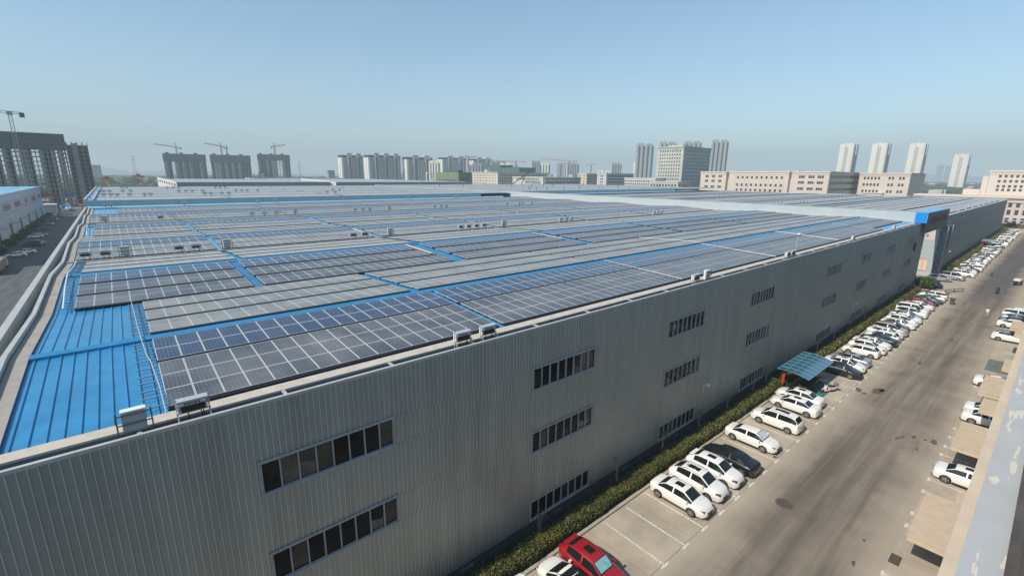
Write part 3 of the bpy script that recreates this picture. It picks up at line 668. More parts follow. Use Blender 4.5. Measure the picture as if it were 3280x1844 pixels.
# ladder like aisle walkways
aisle = M()
for xs, y0, y1 in ((7.95,43,66),(28.2,43,54),(50.3,43,54)):
    q = M(); pts = sorted(set([y0,y1]+[p[0] for p in PROF if y0<p[0]<y1]))
    for a, b in zip(pts, pts[1:]):
        for dx in (0,.32,.64): q.bar((xs+dx,a,rz(a)+.11),(xs+dx,b,rz(b)+.11),.05,.03)
    y = y0
    while y < y1: q.bar((xs-.05,y,rz(y)+.14),(xs+.72,y,rz(y)+.14),.05,.03); y += .6
    tag(q.build('cable_ladder', MT['roof_blue_pale']), f'blue cable ladder in the {ordw([7.95,28.2,50.3].index(xs)+1)} aisle between solar blocks', 'cable ladder', 'cable ladders in the roof aisles')
for i, (x, y0, y1) in enumerate(((27.35,47.2,53.6),(49.35,47.2,53.6),(29.3,71,76),(52.6,71,76))):
    q = M(); q.hexa([(x,y0,rz(y0)+.30),(x+.45,y0,rz(y0)+.30),(x+.45,y1,rz(y1)+.30),(x,y1,rz(y1)+.30)],[(x,y0,rz(y0)+.34),(x+.45,y0,rz(y0)+.34),(x+.45,y1,rz(y1)+.34),(x,y1,rz(y1)+.34)])
    tag(q.build('walkway_board', MT['tray']), f'tan board strip at the edge of a roof aisle, {["nearer left","nearer right","farther left","farther right"][i]} of four', 'walkway board')

# ------------------------------------------------------------------ inverters
def inverter_small(scale=1):
    t = thing('solar_inverter', '', 'inverter')
    m = M(); m.box(-.50,-.02,.62,.50,.26,1.18); m.box(-.55,-.10,1.12,.55,.30,1.20); m.build('cabinet', MT['box_grey'], t)
    m = M(); m.box(-.54,.0,.66,-.505,.28,1.10); m.box(-.46,-.045,1.0,.46,-.022,1.08); m.build('white_cover', MT['white_metal'], t)
    m = M()
    for i in range(5): m.box(-.30+i*.12,-.06,1.015,-.22+i*.12,-.046,1.065)
    m.box(-.42,-.04,.66,.42,-.022,.94); m.build('socket_panel', MT['trim'], t)
    for sx in (-.56,.56):
        m = M(); m.box(sx-.025,.08,0,sx+.025,.13,1.25); m.bar((sx,.1,.75),(sx+.02,-.45,.02),.04); m.build('leg', MT['box_grey'], t)
    m = M(); m.bar((-.6,-.03,.98),(.6,-.03,.98),.04); m.bar((-.6,-.03,.66),(.6,-.03,.66),.04); m.build('rail', MT['alu'], t)
    m = M()
    for x in (-.2,.25,.33): m.tube([(x,.1,.62),(x+.03,.08,.35),(x-.04,.0,.05)], .022, 5)
    m.build('cables', MT['dark'], t)
    return t
def inverter_tall():
    t = thing('combiner_cabinet', '', 'cabinet')
    m = M(); m.box(-.42,0,.42,.42,.28,1.45); m.build('cabinet', MT['box_grey'], t)
    m = M(); m.box(-.45,-.03,1.45,.45,.34,1.52); m.box(-.445,-.02,.45,-.425,.30,1.45); m.build('white_cover', MT['white_metal'], t)
    for sx in (-.62,.62):
        m = M(); m.box(sx-.03,-.06,0,sx+.03,-.01,1.5); m.build('leg', MT['strut'], t)
    m = M()
    for z in (.5,.92,1.36): m.bar((-.64,-.05,z),(.64,-.05,z),.05)
    m.build('rail', MT['strut'], t)
    m = M()
    for x in (-.12,.02,.15,.2): m.tube([(x,.1,.42),(x,.05,.2),(x+.05,.05,.02)], .03, 5)
    m.build('cables', MT['dark'], t)
    return t
MT['strut'] = mat('dark_strut_steel', (.16,.165,.17), .5, .4, .15, 6)
P_S, P_T = inverter_small(), inverter_tall()
def low_copy(kind):
    m = M()
    if kind == 's': m.box(-.5,-.1,.55,.5,.25,1.15); m.box(-.56,.05,0,-.5,.12,1.2); m.box(.5,.05,0,.56,.12,1.2); m.box(-.1,0,0,.05,.06,.55,1)
    else: m.box(-.42,0,.4,.42,.28,1.5); m.box(-.64,-.06,0,-.58,0,1.5); m.box(.58,-.06,0,.64,0,1.5); m.box(-.1,0,0,.1,.06,.4,1)
    return m.mesh('inverter', [MT['box_grey'], MT['dark']])
LOWS, LOWT = low_copy('s'), low_copy('t')
first = {'s':True,'t':True}
def place_inv(x, y, z, kind, label, group, low=False):
    if low:
        o = link('solar_inverter' if kind=='s' else 'combiner_cabinet', LOWS if kind=='s' else LOWT, None, (x,y,z))
        return tag(o, label, 'inverter' if kind=='s' else 'cabinet', group)
    src = P_S if kind == 's' else P_T
    o = src if first[kind] else copy_tree(src); first[kind] = False
    o.location = (x,y,z); o.scale = (.8,.8,.8) if (kind == 't' and y < 21) else (.92,.92,.92); tag(o, label, 'inverter' if kind=='s' else 'cabinet', group); return o
GI = 'inverters on the roof'
for i, (x, k) in enumerate([(-.6,'t'),(1.15,'s'),(13.6,'s'),(15.35,'s'),(38.6,'s'),(40.6,'t'),(59.6,'s'),(61.0,'s'),(85.1,'s'),(110.3,'s')]):
    place_inv(x, 20.15, 14.55, k, ['tall grey cabinet on a rail frame at the bare blue roof corner','grey inverter on legs at the left end of the front solar row','left one of two inverters on the front roof edge above the second window column','right one of two inverters on the front roof edge above the second window column','low white inverter on the roof edge above the fourth window column','tall white cabinet on the roof edge above the fourth window column','left of two small inverters just before the roof lamp','right of two small inverters just before the roof lamp','single small inverter on the front edge beyond the roof lamp','last small inverter on the front edge near the gateway'][i], None)
r2 = [(-3.3,'s'),(-1.65,'s'),(.05,'t'),(5,'s'),(6.7,'s'),(10,'t'),(26.2,'s'),(28,'s'),(32.1,'t'),(45.3,'s'),(46.95,'s'),(48.65,'s'),(50.35,'s'),(54.9,'t'),(70.2,'s'),(71.8,'s'),(73.4,'s'),(104.1,'s'),(105.7,'s'),(107.3,'s')]
for i, (x, k) in enumerate(r2): place_inv(x, 67.35, 14.5, k, f'{"tall cabinet" if k=="t" else "grey inverter"} along the first roof gutter, {ordw(i+1)} from the left', GI, x > 60)
r3 = [(-2,'t'),(6.4,'s'),(22.7,'s'),(25.2,'s'),(27.6,'s'),(31.7,'t'),(46,'s'),(48,'s'),(49.8,'s'),(55.2,'t'),(69,'s'),(71.2,'s'),(72.9,'s'),(95.6,'s'),(100.8,'s'),(102.3,'s'),(106.3,'s')]
for i, (x, k) in enumerate(r3): place_inv(x, 115.8, 14.55, k, f'small pale {"cabinet" if k=="t" else "inverter"} along the second roof gutter, {ordw(i+1)} from the left', GI, x > 12)
for i, x in enumerate([-2.1,-.9,15,34,39,61,86,107,108.5]): place_inv(x, 162.9, 14.9, 's', f'small pale inverter on the blue strip under the step wall, {ordw(i+1)} from the left', GI, True)
for i, (x, y) in enumerate([(-2.26,181),(-.7,181),(.75,181),(3.6,181),(7.1,181),(8.6,181),(22,176.5),(23.6,176.5),(26.6,176.5),(28.6,176.5),(-3.6,218),(-2.5,218),(-1,218),(2.6,218),(4.8,218),(18.7,214),(20.8,214),(22.8,214),(26.1,214),(37.1,213),(39.1,213),(41,213),(44.8,213),(3.1,266),(4.6,266),(18.8,262),(20.9,262),(23,262),(37.3,262),(39.2,262),(41.2,262),(60,176.5),(63,176.5),(75,213),(78,213)]):
    place_inv(x, y, upz(y)+.15, 's', f'tiny inverter on the raised rear roof, {ordw(i+1)} from front left', 'tiny inverters on the raised rear roof', True)
for i, (x, y) in enumerate([(235.7,115.8),(241,115.8),(247,115.8),(259,115.8),(265.5,115.8),(269,115.8),(286,115.8),(291,115.8),(298,115.8),(309,115.8),(177.5,67.3),(181.3,67.3),(184.1,67.3),(202.2,67.3),(205.7,67.3),(210.2,67.3),(226,67.3),(229.1,67.3),(238,67.3),(253,67.3),(260,67.3),(275,67.3),(280,67.3),(320,67.3)]):
    place_inv(x, y, 14.6, 's' if i not in (2,16) else 't', f'small white inverter on the second factory roof, {ordw(i+1)} of two gutter lines', 'inverters on the second factory roof', True)
tin = sorted([(150+random.random()*165, random.choice([176.5,200.5,224.5,248.5,272.5])) for _ in range(44)], key=lambda p: p[0]/p[1])
for i, (x, y) in enumerate(tin):
    place_inv(x, y, upz(y)+.45, 's', f'tiny white inverter on the far raised roof at right, {ordw(i+1)} from the left', 'tiny inverters on the far raised roof', True)
for i, x in enumerate([186,200,214,229,243,262,281,300,316]):
    place_inv(x, 20.2, 14.7, 's', f'small white inverter on the street edge of the second factory roof, {ordw(i+1)} from the gateway', 'inverters along the second factory edge', True)
# roof lamps
for x, l in ((61.8,'white lamp on a short pole at the front roof edge above the long wall'),(180.6,'white lamp on a short pole at the second factory roof edge')):
    t = thing('roof_lamp', l, 'lamp', (x,20.2,15.0)); m = M(); m.tube([(0,0,0),(0,0,2.5)], .045, 8); m.box(-.12,-.12,0,.12,.12,.08); m.build('pole', MT['box_grey'], t)
    m = M(); m.sphere((.05,-.1,2.55), .42, .2, .13, 0, 14, 8); m.build('lamp_head', MT['white_metal'], t)
# wall cameras
for i, (x, z) in enumerate(((41.1,3.7),(89.6,3.6),(163.5,5.2))):
    t = thing('wall_camera', ['white security camera on the grey wall between the third and fourth window columns','white security camera low on the wall above the middle of the parked row','white security camera beside the gateway post'][i], 'security camera', (x,YF-.03 if i<2 else 18.3,z))
    m = M(); m.tube([(0,-.06,-.1),(0,-.06,.75)], .045, 6); m.bar((0,-.05,.7),(.0,-.5,.85),.05); m.build('bracket', MT['white_metal'], t)
    m = M(); m.box(-.13,-.7,.78,.13,-.35,.98); m.sphere((.22,-.5,.85),.11,.11,.13); m.build('camera_body', MT['white_metal'], t)

# ------------------------------------------------------------------ cars (nose along +Y)
# station: s (m from tail), roof/top z, top half width, belt z, belt half width
CARS = {
 'sedan': dict(L=4.65, st=[(0,.62,.42,.56,.50),(.05,.86,.56,.78,.67),(.16,1.00,.66,.93,.82),(.40,1.04,.70,.97,.87),(.74,1.06,.70,.98,.89),(.80,1.09,.69,.985,.89),(1.30,1.36,.58,.98,.90),(1.42,1.40,.57,.975,.90),(2.0,1.45,.58,.96,.90),(2.10,1.455,.58,.96,.90),(2.72,1.45,.585,.945,.90),(2.86,1.42,.585,.94,.90),(3.55,1.03,.66,.90,.89),(3.62,.99,.67,.89,.885),(4.05,.90,.66,.82,.86),(4.38,.80,.57,.72,.77),(4.58,.66,.44,.58,.62),(4.65,.52,.36,.46,.50)],
   rear=(5,6), side=(5,12), front=(11,12), pillar=(8,), wheels=(.90,3.62), sun=(1.75,2.45)),
 'suv': dict(L=4.60, st=[(0,.70,.48,.62,.54),(.05,.98,.60,.90,.70),(.12,1.10,.66,1.02,.82),(.20,1.16,.70,1.04,.88),(.30,1.30,.66,1.05,.89),(.52,1.56,.61,1.05,.90),(.75,1.64,.60,1.05,.91),(1.15,1.68,.60,1.04,.91),(1.95,1.70,.61,1.02,.91),(2.05,1.70,.61,1.02,.91),(2.70,1.66,.61,1.0,.91),(2.86,1.62,.61,1.0,.91),(3.50,1.16,.68,.98,.90),(3.58,1.12,.69,.97,.90),(4.02,1.04,.68,.92,.88),(4.34,.95,.62,.82,.82),(4.53,.78,.48,.66,.66),(4.60,.60,.40,.52,.54)],
   rear=(3,5), side=(4,12), front=(11,12), pillar=(8,), wheels=(.92,3.58), sun=(1.2,2.4)),
 'cross': dict(L=4.50, st=[(0,.66,.42,.58,.52),(.06,.92,.56,.84,.68),(.16,1.05,.62,.96,.80),(.30,1.12,.62,1.02,.86),(.42,1.20,.61,1.03,.88),(.80,1.45,.555,1.03,.90),(1.05,1.53,.56,1.03,.91),(1.35,1.58,.57,1.02,.915),(1.95,1.61,.585,1.0,.915),(2.05,1.61,.585,1.0,.915),(2.62,1.58,.585,.98,.915),(2.78,1.54,.585,.975,.915),(3.42,1.13,.66,.95,.90),(3.50,1.09,.67,.94,.895),(3.95,1.0,.65,.87,.87),(4.26,.90,.58,.77,.79),(4.44,.74,.46,.62,.64),(4.50,.58,.38,.50,.50)],
   rear=(4,6), side=(5,12), front=(11,12), pillar=(8,), wheels=(.88,3.50), sun=(1.25,2.25)),
 'hatch': dict(L=4.35, st=[(0,.62,.52,.56,.60),(.05,.92,.62,.84,.76),(.12,1.02,.68,.95,.84),(.22,1.08,.68,.97,.86),(.36,1.20,.64,.98,.87),(.62,1.42,.59,.98,.88),(.9,1.47,.58,.97,.89),(1.2,1.49,.58,.965,.89),(1.85,1.50,.59,.95,.89),(1.95,1.50,.59,.95,.89),(2.55,1.47,.59,.94,.89),(2.70,1.44,.59,.935,.89),(3.30,1.05,.66,.90,.88),(3.38,1.01,.67,.89,.88),(3.80,.93,.65,.83,.86),(4.10,.83,.60,.74,.80),(4.28,.68,.50,.60,.70),(4.35,.54,.45,.48,.60)],
   rear=(3,5), side=(4,12), front=(11,12), pillar=(8,), wheels=(.80,3.40), sun=(1.9,2.4)),
 'van': dict(L=4.75, st=[(0,.70,.60,.62,.66),(.05,1.05,.70,.92,.80),(.10,1.25,.70,1.05,.86),(.16,1.34,.69,1.08,.88),(.26,1.55,.66,1.09,.89),(.40,1.76,.64,1.09,.90),(.6,1.84,.63,1.08,.91),(1.2,1.88,.63,1.07,.91),(2.1,1.89,.63,1.05,.91),(2.2,1.89,.63,1.05,.91),(3.0,1.84,.63,1.02,.91),(3.16,1.78,.63,1.02,.91),(3.85,1.20,.68,.99,.90),(3.95,1.13,.68,.98,.90),(4.3,1.00,.66,.90,.87),(4.55,.85,.60,.76,.80),(4.70,.68,.50,.58,.68),(4.75,.54,.46,.48,.60)],
   rear=(3,5), side=(4,12), front=(11,12), pillar=(8,), wheels=(.85,3.80), sun=(1.2,1.9)),
}
def car_rings(T):
    C = CARS[T]; L = C['L']; R = []
    for (s, zt, wt, zb, wb) in C['st']:
        y = s - L/2; cr = .025
        zm = .56 if zb > .6 else zb-.06; zl = .22 if .1 < s < L-.1 else .30
        h = zt - zb
        pts = [(0, zt+cr), (wt*.6, zt+cr*.7), (wt*.92, zt-.005), (wt+(wb-wt)*.16, zt-h*.12), (wt+(wb-wt)*.80, zb+h*.14), (wb, zb), (wb+.015, min(zb-.03,.72) if zb>.75 else (zb+zm)/2), (wb-.01, zm*.75+.05), (wb-.07, zl)]
        full = [(-x, y, z) for (x, z) in pts[::-1]] + [(x, y, z) for (x, z) in pts[1:]]
        R.append(full)
    return R
CM = {}
def car_meshes(T):
    if T in CM: return CM[T]
    C = CARS[T]; R = car_rings(T); n = len(R[0]); c = n//2     # c = centre index
    body = M(); parts = {k: M() for k in ('windscreen','rear_window','win_l','win_r')}
    r0, r1 = C['rear']; s0, s1 = C['side']; f0, f1 = C['front']
    vs = [p for r in R for p in r]
    groups = {'body':[], 'windscreen':[], 'rear_window':[], 'win_l':[], 'win_r':[]}
    for i in range(len(R)-1):
        for j in range(n-1):
            d = (j+.5) - c; a = abs(d); f = (i*n+j, (i+1)*n+j, (i+1)*n+j+1, i*n+j+1)
            key = 'body'
            if r0 <= i < r1+ (0) and a < 2 and i < r1: key = 'rear_window'
            elif r0 <= i < r1 and a < 2: key = 'rear_window'
            if i == f0 and a < 2: key = 'windscreen'
            if s0 <= i < s1 and 3 < a < 4 and i not in C['pillar']: key = 'win_r' if d > 0 else 'win_l'
            groups[key].append(f)
    def mk(key, name, mats):
        q = M(); used = {}
        fs = []
        for f in groups[key]:
            g = []
            for i in f:
                if i not in used: used[i] = len(used)
                g.append(used[i])
            fs.append(g)
        inv = sorted(used, key=used.get); q.add([vs[i] for i in inv], fs, 0, True)
        if key == 'body':
            q.add(R[0], [tuple(range(n))[::-1]], 0); q.add(R[-1], [tuple(range(n))], 0)
            for sx in (-1,1):
                pass
        return q
    out = {}
    b = mk('body', 'body', None); L = C['L']
    # door lines, sills, arches
    w = max(x[4] for x in C['st'])
    for sx in (-1, 1):
        for wy in C['wheels']:
            yy = wy-L/2; pts = [(sx*(w+.018), yy+.39*cos(t*pi/10), max(.20,.31+.39*sin(t*pi/10))) for t in range(11)]
            b.add(pts+[(sx*(w+.018), yy, .22)], [(k,k+1,11) if sx>0 else (k+1,k,11) for k in range(10)], 1)
        x = sx*(w+.004)
        b.box(min(x,x+sx*.012), C['wheels'][0]-L/2+.42, .20, max(x,x+sx*.012), C['wheels'][1]-L/2-.42, .30, 1)
    b.box(-.58, L/2-.14, .24, .58, L/2+.018, .35, 1); b.box(-.36, L/2-.14, .45, .36, L/2+.014, .60, 1)
    b.box(-.60, -L/2-.012, .24, .60, -L/2+.06, .36, 1)
    for yy in (-.62+.1, .42+.1, 1.35):
        pass
    out['body'] = b
    for k in ('windscreen','rear_window','win_l','win_r'): out[k] = mk(k, k, None)
    CM[T] = out; return out
def wheel():
    m = M(); seg = 20
    prof = [(.20,-.11),(.315,-.11),(.335,-.06),(.335,.06),(.315,.10),(.225,.11)]
    vs = [(x, r*cos(2*pi*k/seg), r*sin(2*pi*k/seg)) for k in range(seg) for (r, x) in prof]; P = len(prof)
    m.add(vs, [(k*P+i, ((k+1)%seg)*P+i, ((k+1)%seg)*P+i+1, k*P+i+1) for k in range(seg) for i in range(P-1)], 0, True)
    ty = m.mesh('tyre', MT['tyre'])
    m = M(); m.add([(.07, .225*cos(2*pi*k/seg), .225*sin(2*pi*k/seg)) for k in range(seg)], [tuple(range(seg))], 1)
    m.add([(.072, 0,0)]+[(.112, .228*cos(2*pi*k/seg), .228*sin(2*pi*k/seg)) for k in range(seg)]+[(.112,.20*cos(2*pi*k/seg),.20*sin(2*pi*k/seg)) for k in range(seg)], [(1+k,1+(k+1)%seg,1+seg+(k+1)%seg,1+seg+k) for k in range(seg)], 0)
    for k in range(5):
        a = 2*pi*k/5; ca, sa = cos(a), sin(a); w_ = .035
        m.add([(.105, -w_*sa, w_*ca),(.105, w_*sa, -w_*ca),(.112, .215*ca+w_*1.3*sa, .215*sa-w_*1.3*ca),(.112, .215*ca-w_*1.3*sa, .215*sa+w_*1.3*ca)], [(0,1,2,3)], 0)
    rm = m.mesh('rim', [MT['rim'], MT['trim']])
    return ty, rm
TYRE, RIM = wheel()
def car(T, colour, opts=()):
    """near car with every part an object of its own"""
    C = CARS[T]; L = C['L']; q = car_meshes(T); t = thing('parked_car', '', 'car')
    key = ('b', T, colour)
    if key not in CM: CM[key] = q['body'].mesh('body', [PAINT[colour], MT['trim']])
    link('body', CM[key], t)
    for k, nm in (('windscreen','windscreen'),('rear_window','rear_window'),('win_l','side_window'),('win_r','side_window')):
        kk = ('g', T, k, 'bk' if False else '')
        if kk not in CM: CM[kk] = q[k].mesh(nm, MT['car_glass'])
        link(nm, CM[kk], t)
    w = max(x[4] for x in C['st'])
    for sx in (-1,1):
        for wy in C['wheels']:
            o = link('wheel', TYRE, t, (sx*(w-.065), wy-L/2, .335)); o.rotation_euler = (0,0,0 if sx>0 else pi)
            link('rim', RIM, o)
    def z_at(s):
        st = C['st']
        for a, b in zip(st, st[1:]):
            if a[0] <= s <= b[0]: k = (s-a[0])/(b[0]-a[0]); return a[1]+(b[1]-a[1])*k+.026, a[4]+(b[4]-a[4])*k
        return st[-1][1], st[-1][4]
    kk = ('lamps', T)
    if kk not in CM:
        h = M(); s1 = L-.33; s2 = L-.10
        z1, w1 = z_at(s1); z2, w2 = z_at(s2)
        zb1 = .76 if T in ('sedan','hatch') else .90
        h.hexa([(w1-.30,s2-L/2+.015,zb1-.16),(w2+.03,s2-L/2-.02,zb1-.16),(w1+.03,s1-L/2-.05,zb1-.10),(w1-.05,s1-L/2,zb1-.10)],
               [(w1-.30,s2-L/2-.04,zb1-.03),(w2+.02,s2-L/2-.08,zb1-.02),(w1+.02,s1-L/2-.12,zb1+.02),(w1-.10,s1-L/2,zb1+.03)])
        CM[kk] = h.mesh('headlight', MT['lamp_glass'])
        h2 = M(); h2.add([(-x,y,z) for (x,y,z) in h.v], [f[::-1] for f in h.f]); CM[kk+('l',)] = h2.mesh('headlight', MT['lamp_glass'])
        g = M(); zt = .88 if T=='sedan' else (.95 if T=='hatch' else 1.05); ww = z_at(.10)[1]
        g.box(ww-.26, -L/2+.06, zt-.17, ww+.012, -L/2+.20, zt-.03); CM[('tail',T)] = g.mesh('tail_light', MT['tail_red'])
        g2 = M(); g2.box(-ww-.012, -L/2+.06, zt-.17, -ww+.26, -L/2+.20, zt-.03); CM[('tail',T,'l')] = g2.mesh('tail_light', MT['tail_red'])
        mr = M(); zz = CARS[T]['st'][12][3]+.03; ys = CARS[T]['st'][12][0]-.28-L/2
        mr.box(.90, ys-.09, zz, 1.08, ys+.06, zz+.14); CM[('mir',T)] = mr; 
        p = M(); p.box(-.22, L/2+.012, .38, .22, L/2+.022, .50); p.box(-.22,-L/2-.02,.62,.22,-L/2-.008,.74); CM[('pl',T)] = p.mesh('licence_plate', MT['plate'])
    link('headlight', CM[kk], t); link('headlight', CM[kk+('l',)], t); link('tail_light', CM[('tail',T)], t); link('tail_light', CM[('tail',T,'l')], t)
    mk = ('mirm', T, colour)
    if mk not in CM:
        a = CM[('mir',T)]; CM[mk] = a.mesh('wing_mirror', PAINT[colour]); b = M(); b.add([(-x,y,z) for (x,y,z) in a.v], [f[::-1] for f in a.f]); CM[mk+('l',)] = b.mesh('wing_mirror', PAINT[colour])
    link('wing_mirror', CM[mk], t); link('wing_mirror', CM[mk+('l',)], t); link('licence_plate', CM[('pl',T)], t)
    if 'sun' in opts or 'pano' in opts or 'blackroof' in opts:
        st = C['st']; a, b = (C['sun'] if 'pano' not in opts else (C['sun'][0], C['sun'][1]+.1))
        if 'sun' in opts: a, b = C['sun'][1]-.62, C['sun'][1]+.05
        if 'blackroof' in opts: a, b = st[6][0], st[11][0]+.05
        ww = .40 if 'blackroof' not in opts else .60
        g = M(); S = [a+(b-a)*k/5 for k in range(6)]
        for u, v in zip(S, S[1:]):
            zu, zv = z_at(u)[0]+.004, z_at(v)[0]+.004; xs = [-ww,-ww/2,0,ww/2,ww]; dr = [-.022,-.006,0,-.006,-.022]
            for k in range(4): g.quad((xs[k],u-L/2,zu+dr[k]),(xs[k+1],u-L/2,zu+dr[k+1]),(xs[k+1],v-L/2,zv+dr[k+1]),(xs[k],v-L/2,zv+dr[k]))
        g.build('sunroof' if 'blackroof' not in opts else 'glass_roof', MT['car_glass'], t)
    if 'rails' in opts:
        for sx in (-1,1):
            g = M(); g.tube([(sx*.60, .7-L/2, z_at(.75)[0]-.01),(sx*.59,1.4-L/2,z_at(1.4)[0]+.02),(sx*.60,2.7-L/2,z_at(2.7)[0]+.0)], .018, 5); g.build('roof_rail', MT['trim'], t)
    if 'shade' in opts or 'shadew' in opts:
        st = C['st']; A, B = st[11], st[12]; g = M(); nn = 10
        def P(k, u, off): 
            x = -(.52)+1.04*k/nn; y = (A[0]+(B[0]-A[0])*u)-L/2; z = A[1]+(B[1]-A[1])*u+.032-.05*(abs(x)/.6)**2*.5; return (x, y, z+off)
        for k in range(nn): g.quad(P(k,.08,.006+.012*(k%2)), P(k+1,.08,.006+.012*((k+1)%2)), P(k+1,.92,.006+.012*((k+1)%2)), P(k,.92,.006+.012*(k%2)))
        g.build('sunshade', MT['shade'] if 'shade' in opts else MT['shade_white'], t)
    if 'spoiler' in opts:
        g = M(); g.box(-.55,.30-L/2,z_at(.6)[0]-.03,.55,.62-L/2,z_at(.6)[0]+.01); g.build('spoiler', PAINT[colour], t)
    return t
LOWC = {}
def car_low(T, colour, opts=()):
    key = (T, colour, 'sun' in opts or 'pano' in opts)
    if key not in LOWC:
        q = car_meshes(T); a = M(); C = CARS[T]; L = C['L']
        b = q['body']; a.v = list(b.v); a.f = list(b.f); a.m = list(b.m); a.s = list(b.s)
        for k in ('windscreen','rear_window','win_l','win_r'): a.add(q[k].v, q[k].f, 2, True)
        w = max(x[4] for x in C['st'])
        for sx in (-1,1):
            for wy in C['wheels']:
                for rr, mi, xo in ((.33,1,.03),(.21,3,.035)):
                    a.add([(sx*(w+xo), wy-L/2+rr*cos(2*pi*k/12), .33+rr*sin(2*pi*k/12)) for k in range(12)], [tuple(range(12)) if sx>0 else tuple(range(12))[::-1]], mi)
            a.box(min(sx*.5,sx*.8), L/2-.25, .66, max(sx*.5,sx*.8), L/2-.06, .76, 3); a.box(min(sx*.6,sx*.84), -L/2+.01, .8, max(sx*.6,sx*.84), -L/2+.12, .95, 4)
        if key[2]:
            i = 8; s = C['st'][8]; a.box(-.38, s[0]-L/2-.1, s[1]+.01, .38, s[0]-L/2+.5, s[1]+.03, 2)
        LOWC[key] = a.mesh('parked_car', [PAINT[colour], MT['trim'], MT['car_glass'], MT['rim'], MT['tail_red']])
    return LOWC[key]
def park(T, colour, x, y, nose_out, label, opts=(), group=None, low=False, rz_=None):
    r = (pi if nose_out else 0) if rz_ is None else rz_
    if low: o = link('parked_car', low if not isinstance(low, bool) else car_low(T, colour, opts), None, (x,y,0)); 
    else: o = car(T, colour, opts); o.location = (x,y,0)
    o.rotation_euler = (0,0,r); tag(o, label, 'car', group); return o
def sx_(k): return 23.44+2.5*k+1.25
GC = 'cars parked nose to hedge along the grey factory'
park('sedan','white', sx_(-4)-.1, 14.9, True, 'white car mostly cut off at the bottom edge of the view')
park('sedan','white', sx_(-3)+.05, 14.8, False, 'white car with an all black glass roof parked nose to the hedge', ('blackroof',))
park('cross','red', sx_(-2)-.35, 14.9, True, 'bright red crossover with a pale blue windscreen sunshade', ('sun','shade','spoiler'))
park('sedan','white', sx_(2)-.05, 14.9, True, 'white saloon with small sunroof beside the three empty bays, nose to the road', ('sun',))
park('cross','white', sx_(3), 14.95, True, 'white crossover with long panoramic roof between two white cars', ('pano','rails'))
park('cross','white', sx_(4)+.05, 14.9, True, 'white crossover with small sunroof next to the black saloon', ('sun','spoiler'))
park('sedan','black', sx_(5)+.1, 14.8, False, 'glossy black saloon parked tail to the road beside white crossovers')
park('sedan','white', sx_(7), 15.0, True, 'white saloon with silver windscreen sunshade standing between two empty bays', ('shadew',))
park('suv','white', sx_(9)+.2, 14.9, False, 'boxy white off-roader with black roof panel and dark arches', ('pano','rails'))
park('sedan','white', sx_(11)+.1, 14.9, False, 'white saloon with sunroof, tail to the road, nearer of two before the scooter shed', ('sun',))
park('sedan','white', sx_(12)+.1, 15.3, False, 'white saloon with sunroof, tail to the road, directly beside the scooter shed', ('sun',))
park('sedan','black', sx_(17)-.1, 14.8, True, 'black saloon half under the far end of the blue scooter shed roof')
row = [(18,'sedan','white',1,('sun',)),(19,'sedan','silver',0,('sun',)),(21,'hatch','white',0,()),(22,'cross','white',1,()),(23,'sedan','white',1,('sun',)),(24,'sedan','blue',0,()),
 (25,'hatch','white',0,()),(26,'sedan','white',1,('pano',)),(27,'suv','beige',1,()),(28,'sedan','grey',1,()),(29,'sedan','white',1,('sun',)),(30,'cross','white',1,()),(31,'sedan','white',1,()),(32,'sedan','silver',1,()),
 (33,'suv','white',1,('pano',)),(34,'van','white',1,()),(35,'sedan','white',1,()),(36,'sedan','white',1,()),(37,'hatch','red',1,()),(38,'sedan','black',1,()),(39,'sedan','grey',1,()),(40,'sedan','white',0,()),(41,'suv','white',0,()),(42,'sedan','grey',0,())]
names = {'sedan':'saloon','hatch':'hatchback','suv':'crossover','cross':'crossover','van':'minivan'}
random.seed(5)
for i, (k, T, c, no, op) in enumerate(row):
    park(T, c, sx_(k)+random.uniform(-.15,.15), 14.9+random.uniform(-.2,.25), bool(no), f'{c} {names[T]} in the long row beyond the scooter shed, {ordw(i+1)} car past the black one', op, GC, k > 31)
cols_ = ['grey','white','silver','white','white','black','white','silver','white','white','red','white','white','beige']
i = 0
for k in range(0, 66):
    x = 161.2+2.5*k
    if 237 < x < 242: continue
    if random.random() < .05: continue
    i += 1; T = random.choice(['sedan','sedan','suv','hatch','van' if random.random()<.3 else 'sedan']); c = cols_[k % 14] if k < 12 else random.choice(['white']*7+['silver','grey'])
    park(T, c, x+random.uniform(-.15,.15), 14.4+random.uniform(-.3,.3), random.random()<.7, f'small distant {c} {names[T]} in the row along the second factory, {ordw(i)} from the gateway', (), 'distant cars along the second factory', True)
park('suv','silver', 151.3, 17.1, True, 'silver beige crossover standing across the gateway mouth', (), None, True, radians(138+60))
park('van','silver', 156.4, 15.4, True, 'silver minivan beside the crossover at the gateway', (), None, True, radians(172))
park('sedan','white', 147.5, 22.0, True, 'white car standing inside the gateway passage', (), None, True, radians(200))
park('sedan','blue', 141.6, 16.6, True, 'dark blue car tail showing behind the round bush', (), None, True, radians(120))
GR = 'cars parked along the beige office building'
